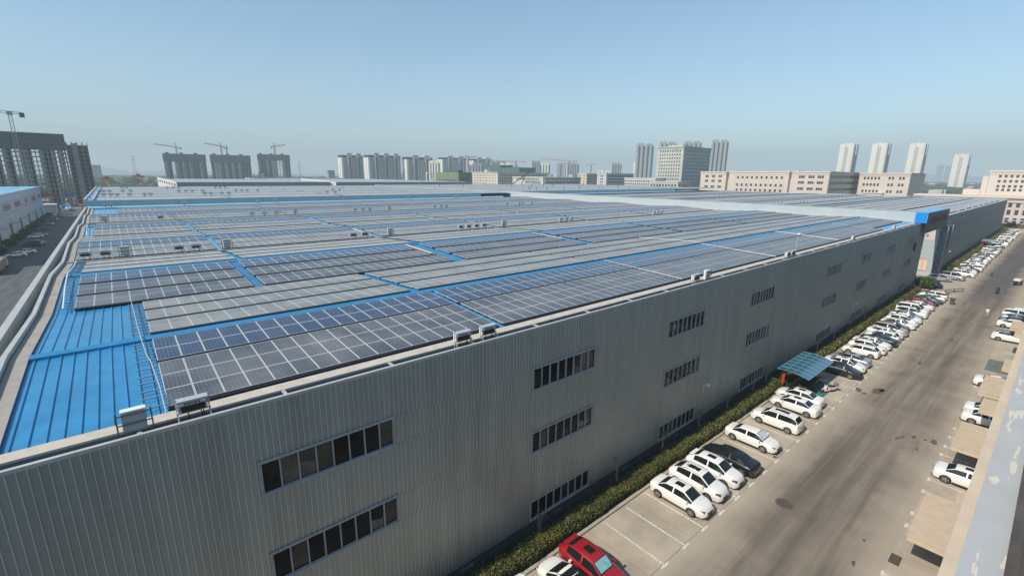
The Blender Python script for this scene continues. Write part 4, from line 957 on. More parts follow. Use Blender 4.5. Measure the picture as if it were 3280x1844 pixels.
for (x, T, c, y, l, op) in [(49.35,'sedan','white',.95,'lone white saloon between two beige canopies on the right of the road',('sun',)),
    (63.9,'sedan','white',.9,'white saloon, nearer of a touching pair under a beige canopy edge',()),(66.3,'sedan','white',1.0,'white saloon, farther of a touching pair beside the ochre marked bay',()),
    (76.8,'sedan','white',1.3,'white car whose tail sticks out from under a beige canopy beyond the ochre bay',()),
    (101.9,'cross','white',1.9,'white crossover with black roof standing apart at the far right kerb',('blackroof',)),(111.8,'sedan','white',2.0,'white saloon first in the far right cluster of cars',()),
    (114.6,'sedan','grey',2.0,'dark grey saloon second in the far right cluster of cars',()),(117.4,'sedan','silver',2.0,'silver saloon third in the far right cluster of cars',()),(120.4,'suv','white',2.0,'white crossover fourth in the far right cluster of cars',()),(123.2,'sedan','white',2.0,'white saloon last in the far right cluster of cars',())]:
    park(T, c, x, y, False, l, op, None, False, pi)
# left side road cars
LC = [(-24.0,192,'sedan','white',1),(-22.6,198,'sedan','white',1),(-22.6,217,'van','grey',2),(-22.2,221,'sedan','grey',2),(-24.3,243,'hatch','white',1),(-23.6,248,'sedan','silver',1),(-24.5,272,'sedan','grey',1),(-25,297,'sedan','silver',2),(-25.2,322,'van','silver',2),(-24.2,349,'sedan','silver',2),(-24.0,356,'suv','grey',2),(-24.5,395,'suv','silver',2),(-27,372,'sedan','grey',1),(-22,398,'sedan','blue',2)]
for i, (x, y, T, c, q) in enumerate(LC):
    park(T, c, x, y, True, f'{c} {names[T]} in the shaded side road beside the white warehouse, {ordw(i+1)} from the front', (), 'cars in the shaded side road', True, radians(100 if q==1 else 72))
# lorry front at the left edge
t = thing('lorry', 'dusty open lorry at the left edge of the shaded side road', 'lorry', (-24.4,166,0), 0)
m = M(); m.box(-1.2,-7,1.0,1.2,4.2,2.9); m.box(-1.2,-7,.9,1.2,4.2,1.0); m.build('cargo_bed', mat('rusty_tan_bed', (.26,.20,.15), .8, 0, .3, 1), t)
m = M(); m.hexa([(-1.2,4.5,.7),(1.2,4.5,.7),(1.2,6.6,.7),(-1.2,6.6,.7)],[(-1.15,4.5,2.9),(1.15,4.5,2.9),(1.15,6.2,2.9),(-1.15,6.2,2.9)]); m.build('cab', MT['box_grey'], t)
for y in (-5.2,-3.9,5.4):
    for sx in (-1.05,1.05):
        m = M(); m.tube([(sx-.15,y,.5),(sx+.15,y,.5)], .5, 14); m.build('wheel', MT['tyre'], t)

# ------------------------------------------------------------------ scooter shed
def shed(x0, x1, label, det=True):
    t = thing('scooter_shed', label, 'shed', (x0,17.9,0)); W = x1-x0
    n = 8; prof = []
    for k in range(n+1):
        u = k/n; prof.append((.35-3.3*u, 2.64+.12*sin(u*pi*.9)-.34*u*u))
    m = M()
    for a, b in zip(prof, prof[1:]): m.quad((-.5,a[0],a[1]),(W+.1,a[0],a[1]),(W+.1,b[0],b[1]),(-.5,b[0],b[1]))
    mt = mat('blue_polycarbonate_sheet' if det else 'pale_polycarbonate_sheet', (.016,.115,.185) if det else (.22,.32,.30), .16, 0, .12, 1); mt.node_tree.nodes['Principled BSDF'].inputs['Transmission Weight'].default_value = .25
    m.build('roof_sheet', mt, t)
    m = M()
    for k in (0,2,4,6,8): a = prof[k]; m.bar((-.5,a[0],a[1]+.015),(W+.1,a[0],a[1]+.015),.06,.03)
    k = 0
    while k < 8: 
        x = -.5+(W+.6)*k/7
        for a, b in zip(prof, prof[1:]): m.bar((x,a[0],a[1]+.018),(x,b[0],b[1]+.018),.05,.03)
        k += 1
    m.build('roof_battens', mat('pale_teal_batten', (.17,.31,.40), .5, 0, .05) if det else bpy.data.materials['pale_teal_batten'], t)
    for x in (.25, W/2, W-.3):
        m = M(); pr = [(x-.07,-.25),(x+.07,-.25),(x+.07,.0),(x-.07,.0)]; m.hexa([(a,b,0) for a,b in pr],[(a,b-.1,2.55) for a,b in pr])
        for a, b in zip(prof[1:], prof[2:]): m.bar((x,a[0],a[1]-.07),(x,b[0],b[1]-.07),.08,.10)
        m.build('red_post', bpy.data.materials.get('red_painted_steel') or mat('red_painted_steel', (.50,.045,.02), .5, 0, .08), t)
    return t
shed(56.3, 64.0, 'open scooter shed with curved translucent blue roof on red posts')
shed(238, 247, 'distant scooter shed with pale roof and red post in the far row', False)
m = M(); m.quad((56.6,13.9,.012),(62.6,13.9,.012),(62.6,17.4,.012),(56.6,17.4,.012)); struct(m.build('shed_floor', MT['green_mat']))
def scooter(col, name):
    t = thing('scooter', '', 'scooter'); p = mat(name, col, .3, 0, .05, coat=.4)
    m = M(); m.hexa([(-.16,-.75,.35),(.16,-.75,.35),(.14,.10,.30),(-.14,.10,.30)],[(-.13,-.85,.66),(.13,-.85,.66),(.12,-.05,.62),(-.12,-.05,.62)]); m.box(-.17,.08,.22,.17,.55,.30)
    m.hexa([(-.20,.52,.25),(.20,.52,.25),(.16,.62,.25),(-.16,.62,.25)],[(-.17,.38,.95),(.17,.38,.95),(.13,.46,.98),(-.13,.46,.98)]); m.hexa([(-.07,.55,.45),(.07,.55,.45),(.08,.95,.42),(-.08,.95,.42)],[(-.05,.55,.52),(.05,.55,.52),(.06,.95,.50),(-.06,.95,.50)])
    m.build('body', p, t)
    m = M(); m.hexa([(-.15,-.88,.67),(.15,-.88,.67),(.11,-.02,.67),(-.11,-.02,.67)],[(-.12,-.85,.76),(.12,-.85,.76),(.09,-.05,.74),(-.09,-.05,.74)]); m.build('seat', MT['trim'], t)
    m = M(); m.tube([(-.33,.36,1.02),(0,.44,1.0),(.33,.36,1.02)], .02, 6); m.sphere((0,.46,.93),.09,.06,.08); m.tube([(-.25,.42,1.0),(-.3,.45,1.2)], .01, 4); m.tube([(.25,.42,1.0),(.3,.45,1.2)], .01, 4); m.build('handlebar', MT['trim'], t)
    for y in (-.62,.80):
        m = M(); seg = 16
        vs = [((dx), y+r*cos(2*pi*k/seg), .23+r*sin(2*pi*k/seg)) for k in range(seg) for (r, dx) in ((.13,-.03),(.23,-.05),(.23,.05),(.13,.03))]
        m.add(vs, [(k*4+i, ((k+1)%seg)*4+i, ((k+1)%seg)*4+(i+1)%4, k*4+(i+1)%4) for k in range(seg) for i in range(4)], 0, True); m.build('wheel', MT['tyre'], t)
    return t
sc1 = scooter((.72,.55,.58),'pale_pink_plastic'); sc1.location = (60.0,14.0,0); sc1.rotation_euler = (0,0,radians(62)); tag(sc1, 'pale pink and white scooter parked in the sun just outside the scooter shed', 'scooter')
m = M(); m.box(-.2,-1.15,.72,.2,-.80,1.05); m.build('top_box', mat('grey_top_box', (.2,.2,.2), .6, 0, .1), sc1)
sc2 = scooter((.03,.035,.05),'dark_scooter_plastic'); first_s = True
for i, (x, y, r) in enumerate([(57.3,15.6,95),(58.0,16.3,100),(58.7,15.4,80),(59.4,16.4,92),(60.1,15.6,85),(60.8,16.5,100),(61.5,15.7,75),(62.2,16.4,92),(57.1,17.1,70)]):
    o = sc2 if i == 0 else copy_tree(sc2); o.location = (x,y,0); o.rotation_euler = (0,0,radians(r)); tag(o, 'dark scooter crowded in the shadow under the blue shed roof', 'scooter', 'dark scooters under the shed roof')

# ------------------------------------------------------------------ people, bin, tricycle, barrier
def person(label, loc, rz_, J, top, legs, hair=(.02,.015,.01), hat=None):
    t = thing('person', label, 'person', loc, rz_)
    # skeleton grown with a skin modifier, one continuous body
    names = list(J); idx = {n: i for i, n in enumerate(names)}
    E = [('pelvis','spine'),('spine','chest'),('chest','neck'),('neck','head'),('head','crown'),('chest','shl'),('shl','ell'),('ell','wrl'),('wrl','hal'),('chest','shr'),('shr','elr'),('elr','wrr'),('wrr','har'),
         ('pelvis','hil'),('hil','knl'),('knl','anl'),('anl','tol'),('pelvis','hir'),('hir','knr'),('knr','anr'),('anr','tor')]
    RAD = dict(pelvis=.14,spine=.125,chest=.15,neck=.055,head=.085,crown=.09,shl=.075,ell=.045,wrl=.03,hal=.035,shr=.075,elr=.045,wrr=.03,har=.035,hil=.09,knl=.06,anl=.042,tol=.04,hir=.09,knr=.06,anr=.042,tor=.04)
    me = bpy.data.meshes.new('body'); me.from_pydata([J[n] for n in names], [(idx[a], idx[b]) for a, b in E], []); me.update()
    o = link('body', me, t); o.modifiers.new('skin', 'SKIN'); sb = o.modifiers.new('sub', 'SUBSURF'); sb.levels = 1; sb.render_levels = 2
    if not me.skin_vertices: 
        bpy.context.view_layer.objects.active = o; 
    for i, n in enumerate(names):
        v = me.skin_vertices[0].data[i]; v.radius = (RAD[n],)*2; v.use_root = (n == 'pelvis')
    mt, n_, b = nt('clothed_figure'); tc = N(n_, 'ShaderNodeTexCoord'); s = N(n_, 'ShaderNodeSeparateXYZ'); n_.links.new(tc.outputs['Object'], s.inputs[0])
    hz = J['neck'][2]+.02; pz = J['pelvis'][2]
    cr = N(n_, 'ShaderNodeValToRGB'); cr.color_ramp.interpolation = 'CONSTANT'; mr = N(n_, 'ShaderNodeMath', operation='DIVIDE'); mr.inputs[1].default_value = 2.0
    n_.links.new(s.outputs['Z'], mr.inputs[0]); n_.links.new(mr.outputs[0], cr.inputs[0]); e = cr.color_ramp.elements
    e[0].color = (.02,.02,.02,1); e[0].position = 0; e[1].position = .05; e[1].color = (*legs,1)
    x = e.new(pz/2); x.color = (*top,1); x = e.new(hz/2); x.color = (.42,.25,.17,1)
    n_.links.new(cr.outputs[0], b.inputs['Base Color']); b.inputs['Roughness'].default_value = .8; me.materials.append(mt)
    c = J['crown']; m = M(); m.sphere((c[0],c[1]-.015,c[2]+.02), .10,.105,.09); m.build('hair' if hat is None else 'cap', mat('hair_or_cap', hat or hair, .8, 0, 0), t)
    return t
walk = dict(pelvis=(0,0,.93),spine=(0,.01,1.12),chest=(0,.02,1.32),neck=(0,.03,1.50),head=(0,.05,1.60),crown=(0,.05,1.67),shl=(-.18,.02,1.42),ell=(-.23,-.10,1.17),wrl=(-.22,.02,.95),hal=(-.21,.06,.87),
 shr=(.18,.02,1.42),elr=(.23,.06,1.16),wrr=(.22,.24,1.02),har=(.21,.30,.97),hil=(-.09,0,.88),knl=(-.10,.16,.50),anl=(-.10,.10,.09),tol=(-.10,.26,.04),hir=(.09,0,.88),knr=(.10,-.08,.49),anr=(.10,-.30,.12),tor=(.10,-.18,.04))
person('person in a white shirt and pale trousers walking on the open road', (117.3,5.9,0), radians(-70), walk, (.75,.75,.72), (.42,.40,.36))
walk2 = dict(walk)
person('person in blue walking on the road beyond the crossing', (169.6,9.5,0), radians(-110), walk2, (.12,.18,.28), (.03,.04,.06))
ride = dict(pelvis=(0,-.25,.82),spine=(0,-.20,1.0),chest=(0,-.08,1.18),neck=(0,.0,1.36),head=(0,.04,1.45),crown=(0,.05,1.52),shl=(-.18,-.04,1.28),ell=(-.30,.10,1.10),wrl=(-.30,.32,1.03),hal=(-.29,.38,1.03),
 shr=(.18,-.04,1.28),elr=(.30,.10,1.10),wrr=(.30,.32,1.03),har=(.29,.38,1.03),hil=(-.10,-.22,.80),knl=(-.16,.22,.72),anl=(-.15,.28,.36),tol=(-.15,.42,.32),hir=(.10,-.22,.80),knr=(.16,.22,.72),anr=(.15,.28,.36),tor=(.15,.42,.32))
sr = copy_tree(sc2); sr.location = (144.6,6.6,0); sr.rotation_euler = (0,0,radians(80)); tag(sr, 'dark scooter being ridden across the junction', 'scooter')
if 'group' in sr: del sr['group']
person('person in dark clothes riding the scooter across the junction', (144.6,6.6,0), radians(80), ride, (.04,.045,.05), (.03,.03,.04), hat=(.05,.05,.06))
t = thing('litter_bin', 'dark brown litter bin at the end of the nearer parking row', 'bin', (124.2,11.4,0))
m = M(); m.hexa([(-.3,-.3,.1),(.3,-.3,.1),(.3,.3,.1),(-.3,.3,.1)],[(-.38,-.38,1.15),(.38,-.38,1.15),(.38,.38,1.15),(-.38,.38,1.15)]); m.build('bin_body', mat('brown_bin_plastic', (.10,.07,.055), .7, 0, .2), t)
m = M(); m.hexa([(-.42,-.44,1.15),(.42,-.44,1.15),(.42,.42,1.15),(-.42,.42,1.15)],[(-.38,-.3,1.27),(.38,-.3,1.27),(.38,.4,1.27),(-.38,.4,1.27)]); m.build('lid', MT['trim'], t)
t = thing('cargo_tricycle', 'open cargo tricycle with pale load box standing at the far right of the junction', 'tricycle', (160.3,4.6,0), radians(75))
m = M(); m.box(-.65,-1.3,.5,.65,.4,1.0); m.build('load_box', mat('dark_red_box', (.16,.07,.06), .7, 0, .2), t)
m = M(); m.box(-.6,-1.2,1.0,.6,.2,1.45); m.build('load', MT['white_metal'], t)
m = M(); m.box(-.25,.4,.45,.25,1.0,.8); m.tube([(-.35,1.05,1.1),(.35,1.05,1.1)], .02, 6); m.tube([(0,1.0,1.1),(0,1.5,.35)], .035, 6); m.build('frame', MT['trim'], t)
m = M(); m.box(-.2,.45,.8,.2,.95,.9); m.build('seat', MT['dark'], t)
for x, y in ((-.6,-.8),(.6,-.8),(0,1.5)):
    m = M(); m.tube([(x-.05,y,.28),(x+.05,y,.28)], .28, 14); m.build('wheel', MT['tyre'], t)
m = M(); m.tube([(135.2,13.9,.35),(140.5,11.6,.35)], .09, 8); m.tube([(135.2,13.9,.8),(140.5,11.6,.8)], .07, 8)
for u in (0,.5,1): m.tube([(135.2+5.3*u,13.9-2.3*u,0),(135.2+5.3*u,13.9-2.3*u,.85)], .06, 6)
tag(m.build('crash_barrier', MT['trim']), 'low dark double rail barrier at the end of the nearer parking row', 'barrier')
# manhole, drain grating, stains
m = M(); m.add([(35.6+.62*cos(2*pi*k/24), 9.75+.62*sin(2*pi*k/24), .014) for k in range(24)], [tuple(range(24))], 0); m.add([(35.6+.5*cos(2*pi*k/24), 9.75+.5*sin(2*pi*k/24), .018) for k in range(24)], [tuple(range(24))], 1)
for k in range(-3,4): m.box(35.6-.4, 9.75+k*.12-.02, .018, 35.6+.4, 9.75+k*.12+.02, .024, 0)
tag(m.build('manhole_cover', [mat('rusty_iron', (.17,.125,.095), .7, .3, .3, 6), mat('dark_iron', (.11,.09,.075), .7, .3, .3, 6)]), 'round iron manhole cover in the road right of the nearest parked cars', 'manhole cover')
m = M(); m.box(34.9,2.75,.004,36.0,3.3,.012,1)
for k in range(8): m.box(34.95+k*.135,2.78,.012,35.02+k*.135,3.27,.022,0)
tag(m.build('drain_grating', [bpy.data.materials['rusty_iron'], MT['dark']]), 'small rusty drain grating near the bottom right of the road', 'drain')
m = M(); m.quad((83.5,.9,.0125),(89.5,.9,.0125),(89.5,3.2,.0125),(83.5,3.2,.0125)); struct(m.build('repaired_bay_patch', ground_mat('grey_green_patch', (.15,.165,.155), (.19,.20,.185))))

# ------------------------------------------------------------------ beige office building we stand in
OB = thing('office_building', 'beige building at the right edge with painted peeling parapet and flat canopies', 'building', (0,0,0))
BEIGE = mat('beige_render', (.56,.45,.33), .85, 0, .10, 1.5, bump=.1)
m = M(); m.box(-30,-14,0,400,-2.0,19.9); m.build('wall', mat('darkened_office_stone', (.17,.155,.135), .9, 0, .1, .5), OB)  # wall colour darkened to dim its reflection in the factory cladding
m = M(); m.box(-30,-2.0,19.6,400,.17,20.02); m.build('cornice', BEIGE, OB)
# peeling painted coping
pm, n, b = nt('peeling_blue_grey_paint'); b.inputs['Roughness'].default_value=.7
g = N(n,'ShaderNodeNewGeometry'); mp = N(n,'ShaderNodeMapping'); mp.inputs['Scale'].default_value=(.55,3.2,1); n.links.new(g.outputs['Position'], mp.inputs[0]); t_ = N(n,'ShaderNodeTexNoise'); t_.inputs['Scale'].default_value=2.6; t_.inputs['Detail'].default_value=7; n.links.new(mp.outputs[0], t_.inputs['Vector'])
cr = N(n,'ShaderNodeValToRGB'); cr.color_ramp.interpolation='CONSTANT'; e = cr.color_ramp.elements; e[0].color=(.40,.405,.395,1); e[1].color=(.60,.54,.44,1); e[1].position=.60; n.links.new(t_.outputs['Fac'], cr.inputs[0])
t2 = N(n,'ShaderNodeTexNoise'); t2.inputs['Scale'].default_value=1.1; t2.inputs['Detail'].default_value=6; n.links.new(g.outputs['Position'], t2.inputs['Vector']); mr = N(n,'ShaderNodeMapRange'); mr.inputs['To Min'].default_value=.8; mr.inputs['To Max'].default_value=1.2; n.links.new(t2.outputs['Fac'], mr.inputs['Value'])
vv = N(n,'ShaderNodeVectorMath',operation='SCALE'); n.links.new(cr.outputs[0], vv.inputs[0]); n.links.new(mr.outputs[0], vv.inputs['Scale']); n.links.new(vv.outputs[0], b.inputs['Base Color'])
m = M(); m.box(-30,-.27,20.02,400,.055,20.06); m.build('painted_coping', pm, OB)
m = M(); m.box(-30,-.36,20.06,400,-.27,20.14); m.box(-30,-.46,20.02,400,-.36,20.05); m.build('window_track', mat('dirty_dark_track', (.09,.075,.06), .6, .2, .3, 3), OB)
m = M(); m.box(-30,-1.9,20.02,400,-.46,20.04); m.build('glazing_panel', mat('grey_green_panel', (.20,.24,.20), .4, 0, .2, 1), OB)
for (x0, x1, y1, z) in [(34.7,40.85,2.68,2.6),(50.3,56.3,2.6,2.6),(66.1,72.6,2.5,2.6),(100.0,105.5,2.3,2.6)]:
    m = M(); m.box(x0,-2.0,z-.42,x1,y1,z); m.box(x0-.04,-2.0,z-.06,x1+.04,y1+.04,z+.03); m.build('canopy', BEIGE, OB)
for (x0, x1, y1, z) in [(29.6,33.9,.9,2.3),(41.0,43.4,1.3,2.3),(55.1,56.2,.9,3.0),(58.2,61.6,1.9,3.6),(74.5,78.5,1.5,3.4),(92.5,95.5,1.6,3.4)]:
    m = M(); m.box(x0,-2.0,z-.5,x1,y1,z); m.build('window_hood', BEIGE, OB)

# ------------------------------------------------------------------ city around
PINK = mat('pink_beige_render', (.60,.52,.45), .8, 0, .05, .05); PINK_D = mat('pink_cornice', (.57,.48,.41), .8, 0, .05, .05)
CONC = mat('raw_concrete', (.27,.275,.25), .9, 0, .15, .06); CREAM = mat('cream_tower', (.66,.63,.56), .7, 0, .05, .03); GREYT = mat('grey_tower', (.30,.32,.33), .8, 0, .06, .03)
WING = mat('distant_window', (.06,.065,.075), .3, 0, 0); NET = mat('dark_safety_net', (.075,.09,.095), .9, 0, .25, .15); GNET = mat('green_safety_net', (.16,.20,.12), .9, 0, .2, .2)
def wingrid(parent, face, fixed, us, zs, w, h, name='window', mt=None, cap=90):
    """each window its own part; past the cap the rest go into one stuff part"""
    mt = mt or WING; k = 0; rest = M()
    base = M()
    if face in ('x-',): base.box(-.12,0,0,.02,w,h)
    elif face == 'y-': base.box(0,-.12,0,w,.02,h)
    bm = base.mesh(name, mt)
    cells = [(u, z) for z in sorted(zs, reverse=True) for u in us]
    for (u, z) in cells:
        p = (fixed, u, z) if face == 'x-' else (u, fixed, z)
        if k < cap: link(name, bm, parent, p); k += 1
        else:
            o = len(rest.v); rest.add([(a[0]+p[0], a[1]+p[1], a[2]+p[2]) for a in base.v], base.f)
    if rest.v: o = rest.build('windows', mt, parent); o['kind'] = 'stuff'
def block(label, x0, y0, x1, y1, zt, mt, rx=None, ry=None, cap=45, name='office_block', parapet=True, cat='building', group=None):
    t = thing(name, label, cat, (x0,y0,0), 0, group)
    X, Y = x1-x0, y1-y0
    m = M(); m.box(0,0,0,X,Y,zt-.9); m.build('wall', mt, t)
    m = M(); m.box(-.35,-.35,zt-.9,X+.35,Y+.35,zt); 
    if parapet: m.box(-.2,-.2,zt-2.1,X+.2,-.0,zt-1.8); m.box(-.2,-.2,zt-2.1,-.0,Y+.2,zt-1.8)
    m.build('parapet', mt, t)
    if rx: wingrid(t, 'x-', 0, rx[0], rx[1], rx[2], rx[3], cap=cap)
    if ry: wingrid(t, 'y-', 0, ry[0], ry[1], ry[2], ry[3], cap=cap)
    return t
def ran(a, n, s): return [a+i*s for i in range(n)]
# pink office row (faces the factories)
G3 = [u for c in (4.0,8.6,13.0) for u in (c, c+1.25)]
block('pink office block with three columns of paired windows, left end of the pink row', 350,168.3,359,188.3,28.5,PINK,([3.2,4.6,8.4,9.8,13.6,15.0],[12.5,16.6,20.8,25.0-.8],1.1,1.7),None)
t = block('long pink block with ten columns of single windows in the pink row', 350,125.5,362,164.5,28.7,PINK,(ran(3.6,10,3.3),[11.2,14.8,18.4,23.6],1.35,1.75),None)
m = M()
for u in ran(2.6,11,3.3): m.box(-.22,u,8,0,u+.25,26.5)
m.build('pilaster', PINK_D, t)
t = block('pink corner block with a long shaded side of grouped windows', 350,101.8,415,121.3,28.6,PINK,([3,4.3,5.5,8.3,9.6,10.8,14,15.2,16.5],[12.5,16.7,20.7,24.9-.6],1.05,1.6),([3+ i*6.2+j*1.8 for i in range(10) for j in range(3)],[16.2,20.4,24.4],1.3,1.7))
block('recessed dark pink link between the left and long pink blocks', 353,164.6,364,168.2,29.0,PINK,None,None)
block('recessed dark pink link between the long and corner pink blocks', 353,121.4,362,125.4,29.1,PINK,None,None)
t = block('farther pink block with four rows of dark windows right of the corner block', 400,70.3,446,98.0,28.3,PINK,([2.8,4.6,8.4,9.9+.3,16,18,20,22,24],[11,15.2,19.6,23.9],1.15,1.7),None)
m = M(); m.box(-4,12.5,0,0,24,14.5); m.box(-4.4,12.2,14.5,0,24.3,15.2); m.build('entrance_wing', PINK, t)
# right pink complex
t = block('long low pink wing with tall windows closing the street end behind the second factory', 345,-60,365,57.4,16.3,PINK,None,None)
m = M(); m.box(-.5,0,13.2,0,117,13.7); m.box(-.9,0,15.2,0,117.4,15.7); m.build('cornice', PINK_D, t)
bm = M(); bm.box(-.10,0,0,.02,1.35,2.5); bm = bm.mesh('window', WING)
for u in ran(62,8,2.75):
    for z in (3.2,7.2,10.9): link('window', bm, t, (0,u,z))
m = M()
for u in ran(60.9,9,2.75): m.box(-.3,u,2,0,u+.3,13.2)
m.build('pilaster', PINK_D, t)
t = block('pink upper tower with four rows of square windows at the right edge', 365,-20,395,30.8,29.3,PINK,(ran(22.5,12,2.15)[::1],[18.5,20.4,23.0,25.6],1.1,1.25),None, cap=60)
m = M(); m.box(0,50.9,0,12,53.2,26.2); m.box(0,53.3,0,12,60,19.2); m.box(10,18,29.3,22,38,31.2); m.build('stepped_side', PINK, t)
m = M(); m.box(-3,0,4.6,0,50,4.8); tag(m.build('low_shed_roof', mat('pale_blue_shed', (.40,.50,.58), .5, 0, .1), None, (343,-20,0)), 'pale blue low shed roof at the foot of the pink wing beyond the second factory', 'shed')
for i, (x, y, r, h) in enumerate([(347,17,3.2,4.6),(352,10,3.5,5),(343,4,3,4.2),(350,-3,3.4,5),(346,23,2.6,3.8)]):
    bush(f'leafy green street tree at the far end of the road, {ordw(i+1)} from the factory corner', (x,y), r, h, 700, .38, 'street_tree', 'tree', 'street trees at the far road end')
m = M(); m.box(0,0,0,.2,40,1.2); tag(m.build('low_wall', MT['kerb'], None, (336,-15,0)), 'low pale wall across the far end of the road', 'wall')
# grey office tower with podium
OFF = mat('pale_concrete_render', (.44,.44,.40), .85, 0, .10, .15)
t = block('tall bare concrete office tower with dense grid of empty windows', 362.6,212,407,236.7,48.2,OFF,(ran(2.6,9,2.3),ran(7.5,14,2.85),.95,1.3),(ran(3,13,3.2),ran(7.5,14,2.85),1.1,1.3),cap=95,name='office_tower')
m = M(); m.box(-.8,-.8,48.2,45,25.6,48.9); m.box(3,3,48.9,14,16,50.1); m.build('roof_slab', OFF, t)
t = block('low grey podium in front of the concrete office tower', 327,193.4,345,218,20.9,OFF,(ran(1.5,9,2.6),[16.6],1.5,2.3),(ran(1.5,5,3.2),[16.6],1.4,2.1))
t = block('long low white block with square windows left of the concrete tower', 335,218.4,350,248.7,23.3,mat('off_white_render',(.52,.52,.48),.8,0,.06,.1),(ran(1.5,14,2.1),[15.3,17.6,19.9],1.15,1.3),None,cap=60)
PALE = bpy.data.materials['off_white_render']
block('pale slim end block with dark blue-grey side, right of two', 374.8,300,419.4,311.6,27.2,PALE,([4.2,6.2],ran(15,4,2.9),1.2,1.5),(ran(3,16,2.6),ran(15,4,2.9),1.4,1.4),cap=70)
block('pale slim end block with dark side, left of two behind the factories', 392.6,341,410,353.8,27.1,PINK,([3,9],ran(15,4,2.9),1.2,1.5),(ran(2,6,2.6),ran(15,4,2.9),1.4,1.4),cap=70)
t = block('low white civic block with arcade of tall dark openings', 291,303,340.6,344.4,23.2,PALE,(ran(3,14,1.5),[17.2],.8,2.6),(ran(4,20,2.2),[17.0],1.2,2.6),cap=60)
m = M()
for k in range(12): m.box(-.2,5+k*2.6,20.6,0,6.6+k*2.6,21.6); m.box(4+k*3.6,-.2,20.8,6.4+k*3.6,0,21.8)
m.build('frieze_openings', WING, t)
t = block('pale cream block of vertical bays beside the green netted building', 310.6,392,384,437,27.4,mat('cream_render',(.62,.57,.48),.8,0,.05,.1),(ran(3,16,2.6),ran(15,4,2.8),1.0,1.2),(ran(3,22,3.1),ran(15,4,2.8),1.2,1.3),cap=80)
m = M()
for k in range(8): m.box(-.35,3+k*5.4,14,0,3.4+k*5.4,26)
m.box(-.6,-.6,26.8,10,45.6,27.5); m.box(-.5,18,27.5,3,22,30); m.build('bay_fins', bpy.data.materials['cream_render'], t)
t = thing('netted_building', 'boxy building wrapped in green safety netting behind the factory roofs', 'building', (311,466,0))
m = M(); m.box(0,0,0,19,52,27.2); m.build('green_netting', GNET, t); m = M(); m.box(-.2,5,17.2,-.05,38,18.6); m.box(3,6,27.2,10,38,29.8); m.build('opening_strip', NET, t)
t = thing('netted_building', 'dark green netted construction block between the cranes', 'building', (524,604,0))
m = M(); m.box(0,0,0,38,52,37.4); m.box(2,52,0,30,100,42); m.build('green_netting', mat('dark_green_net',(.06,.12,.10),.9,0,.25,.1), t)
m = M()
for k in range(6): m.box(-.3,k*8,0,-.05,k*8+.4,37)
m.build('scaffold_poles', MT['alu'], t)
t = thing('white_frame', 'small white portal frame on the roof edge left of the green netted building', 'frame', (262,455,0))
m = M(); m.box(0,0,0,.9,.9,25.5); m.box(5.2,-3,0,6.1,-2.1,25.5); m.box(0,-3,25.5,6.1,.9,26.3); m.build('portal', MT['white_metal'], t)

def slab(a, b, zt, depth, name, label, cat='building', group=None):
    ang = atan2(b[1]-a[1], b[0]-a[0]); t = thing(name, label, cat, (a[0],a[1],0), ang, group); return t, hypot(b[0]-a[0], b[1]-a[1])
# residential towers with winged roof pavilions
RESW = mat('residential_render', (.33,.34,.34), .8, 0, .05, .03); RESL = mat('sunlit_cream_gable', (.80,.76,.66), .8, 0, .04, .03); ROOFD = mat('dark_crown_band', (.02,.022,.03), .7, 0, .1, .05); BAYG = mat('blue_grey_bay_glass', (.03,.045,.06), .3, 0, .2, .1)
def residential(a, b, zt, label, units):
    W = hypot(b[0]-a[0], b[1]-a[1])-4
    t = thing('apartment_block', label, 'apartment block', (a[0], a[1]-20, 0), 0, 'apartment blocks with winged roof pavilions')
    m = M(); m.box(0,0,0,W,20,zt-7); m.build('wall', RESW, t)
    m = M(); m.box(-.3,-.3,zt-7,W+.3,20.3,zt-2); m.build('crown_band', ROOFD, t)
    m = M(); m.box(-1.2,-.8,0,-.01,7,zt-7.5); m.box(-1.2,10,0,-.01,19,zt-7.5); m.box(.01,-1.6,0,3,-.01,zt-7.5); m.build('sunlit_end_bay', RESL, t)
    uw = (W-7)/units
    for u in range(units):
        x = 7+u*uw
        m = M(); m.box(x+uw*.30,-3,0,x+uw*.72,0,zt+1.5); m.build('stair_bay', RESW, t)
        m = M(); m.box(x+uw*.38,-3.2,0,x+uw*.64,-3.0,zt-6); m.build('bay_glazing', BAYG, t)
        m = M(); m.box(x+uw*.34,-3.4,0,x+uw*.37,-3.0,zt+1.5);m.box(x+uw*.65,-3.4,0,x+uw*.68,-3.0,zt+1.5); m.box(x+uw*.22,-4.2,zt+1.5,x+uw*.80,6,zt+2.4); m.build('winged_canopy', RESL, t)
        wm = M(); wm.box(0,-.2,0,uw*.11,0,1.8); 
        mm = wm.mesh('window', BAYG)
        z = zt-12
        while z > 6:
            for q in (.06,.80): link('window', mm, t, (x+uw*q,0,z))
            z -= 4.2
residential((397.3,1079.2),(446.7,1059.7),67,'apartment block with winged roof pavilions, far left of its cluster',2)
residential((430.1,1012.4),(502.8,978.4),66.5,'broad apartment block with winged roof pavilions in the middle of the left cluster',3)
residential((512.7,995.8),(574.5,961.5),64.5,'apartment block with winged roof pavilions at the right of the left cluster',2)
residential((702.7,1152.7),(773.3,1106.6),73,'apartment block with winged roof pavilions, left of the second cluster',2)
residential((802.8,1147.0),(859.6,1105.0),72,'apartment block with winged roof pavilions and half netted end, right of the second cluster',2)
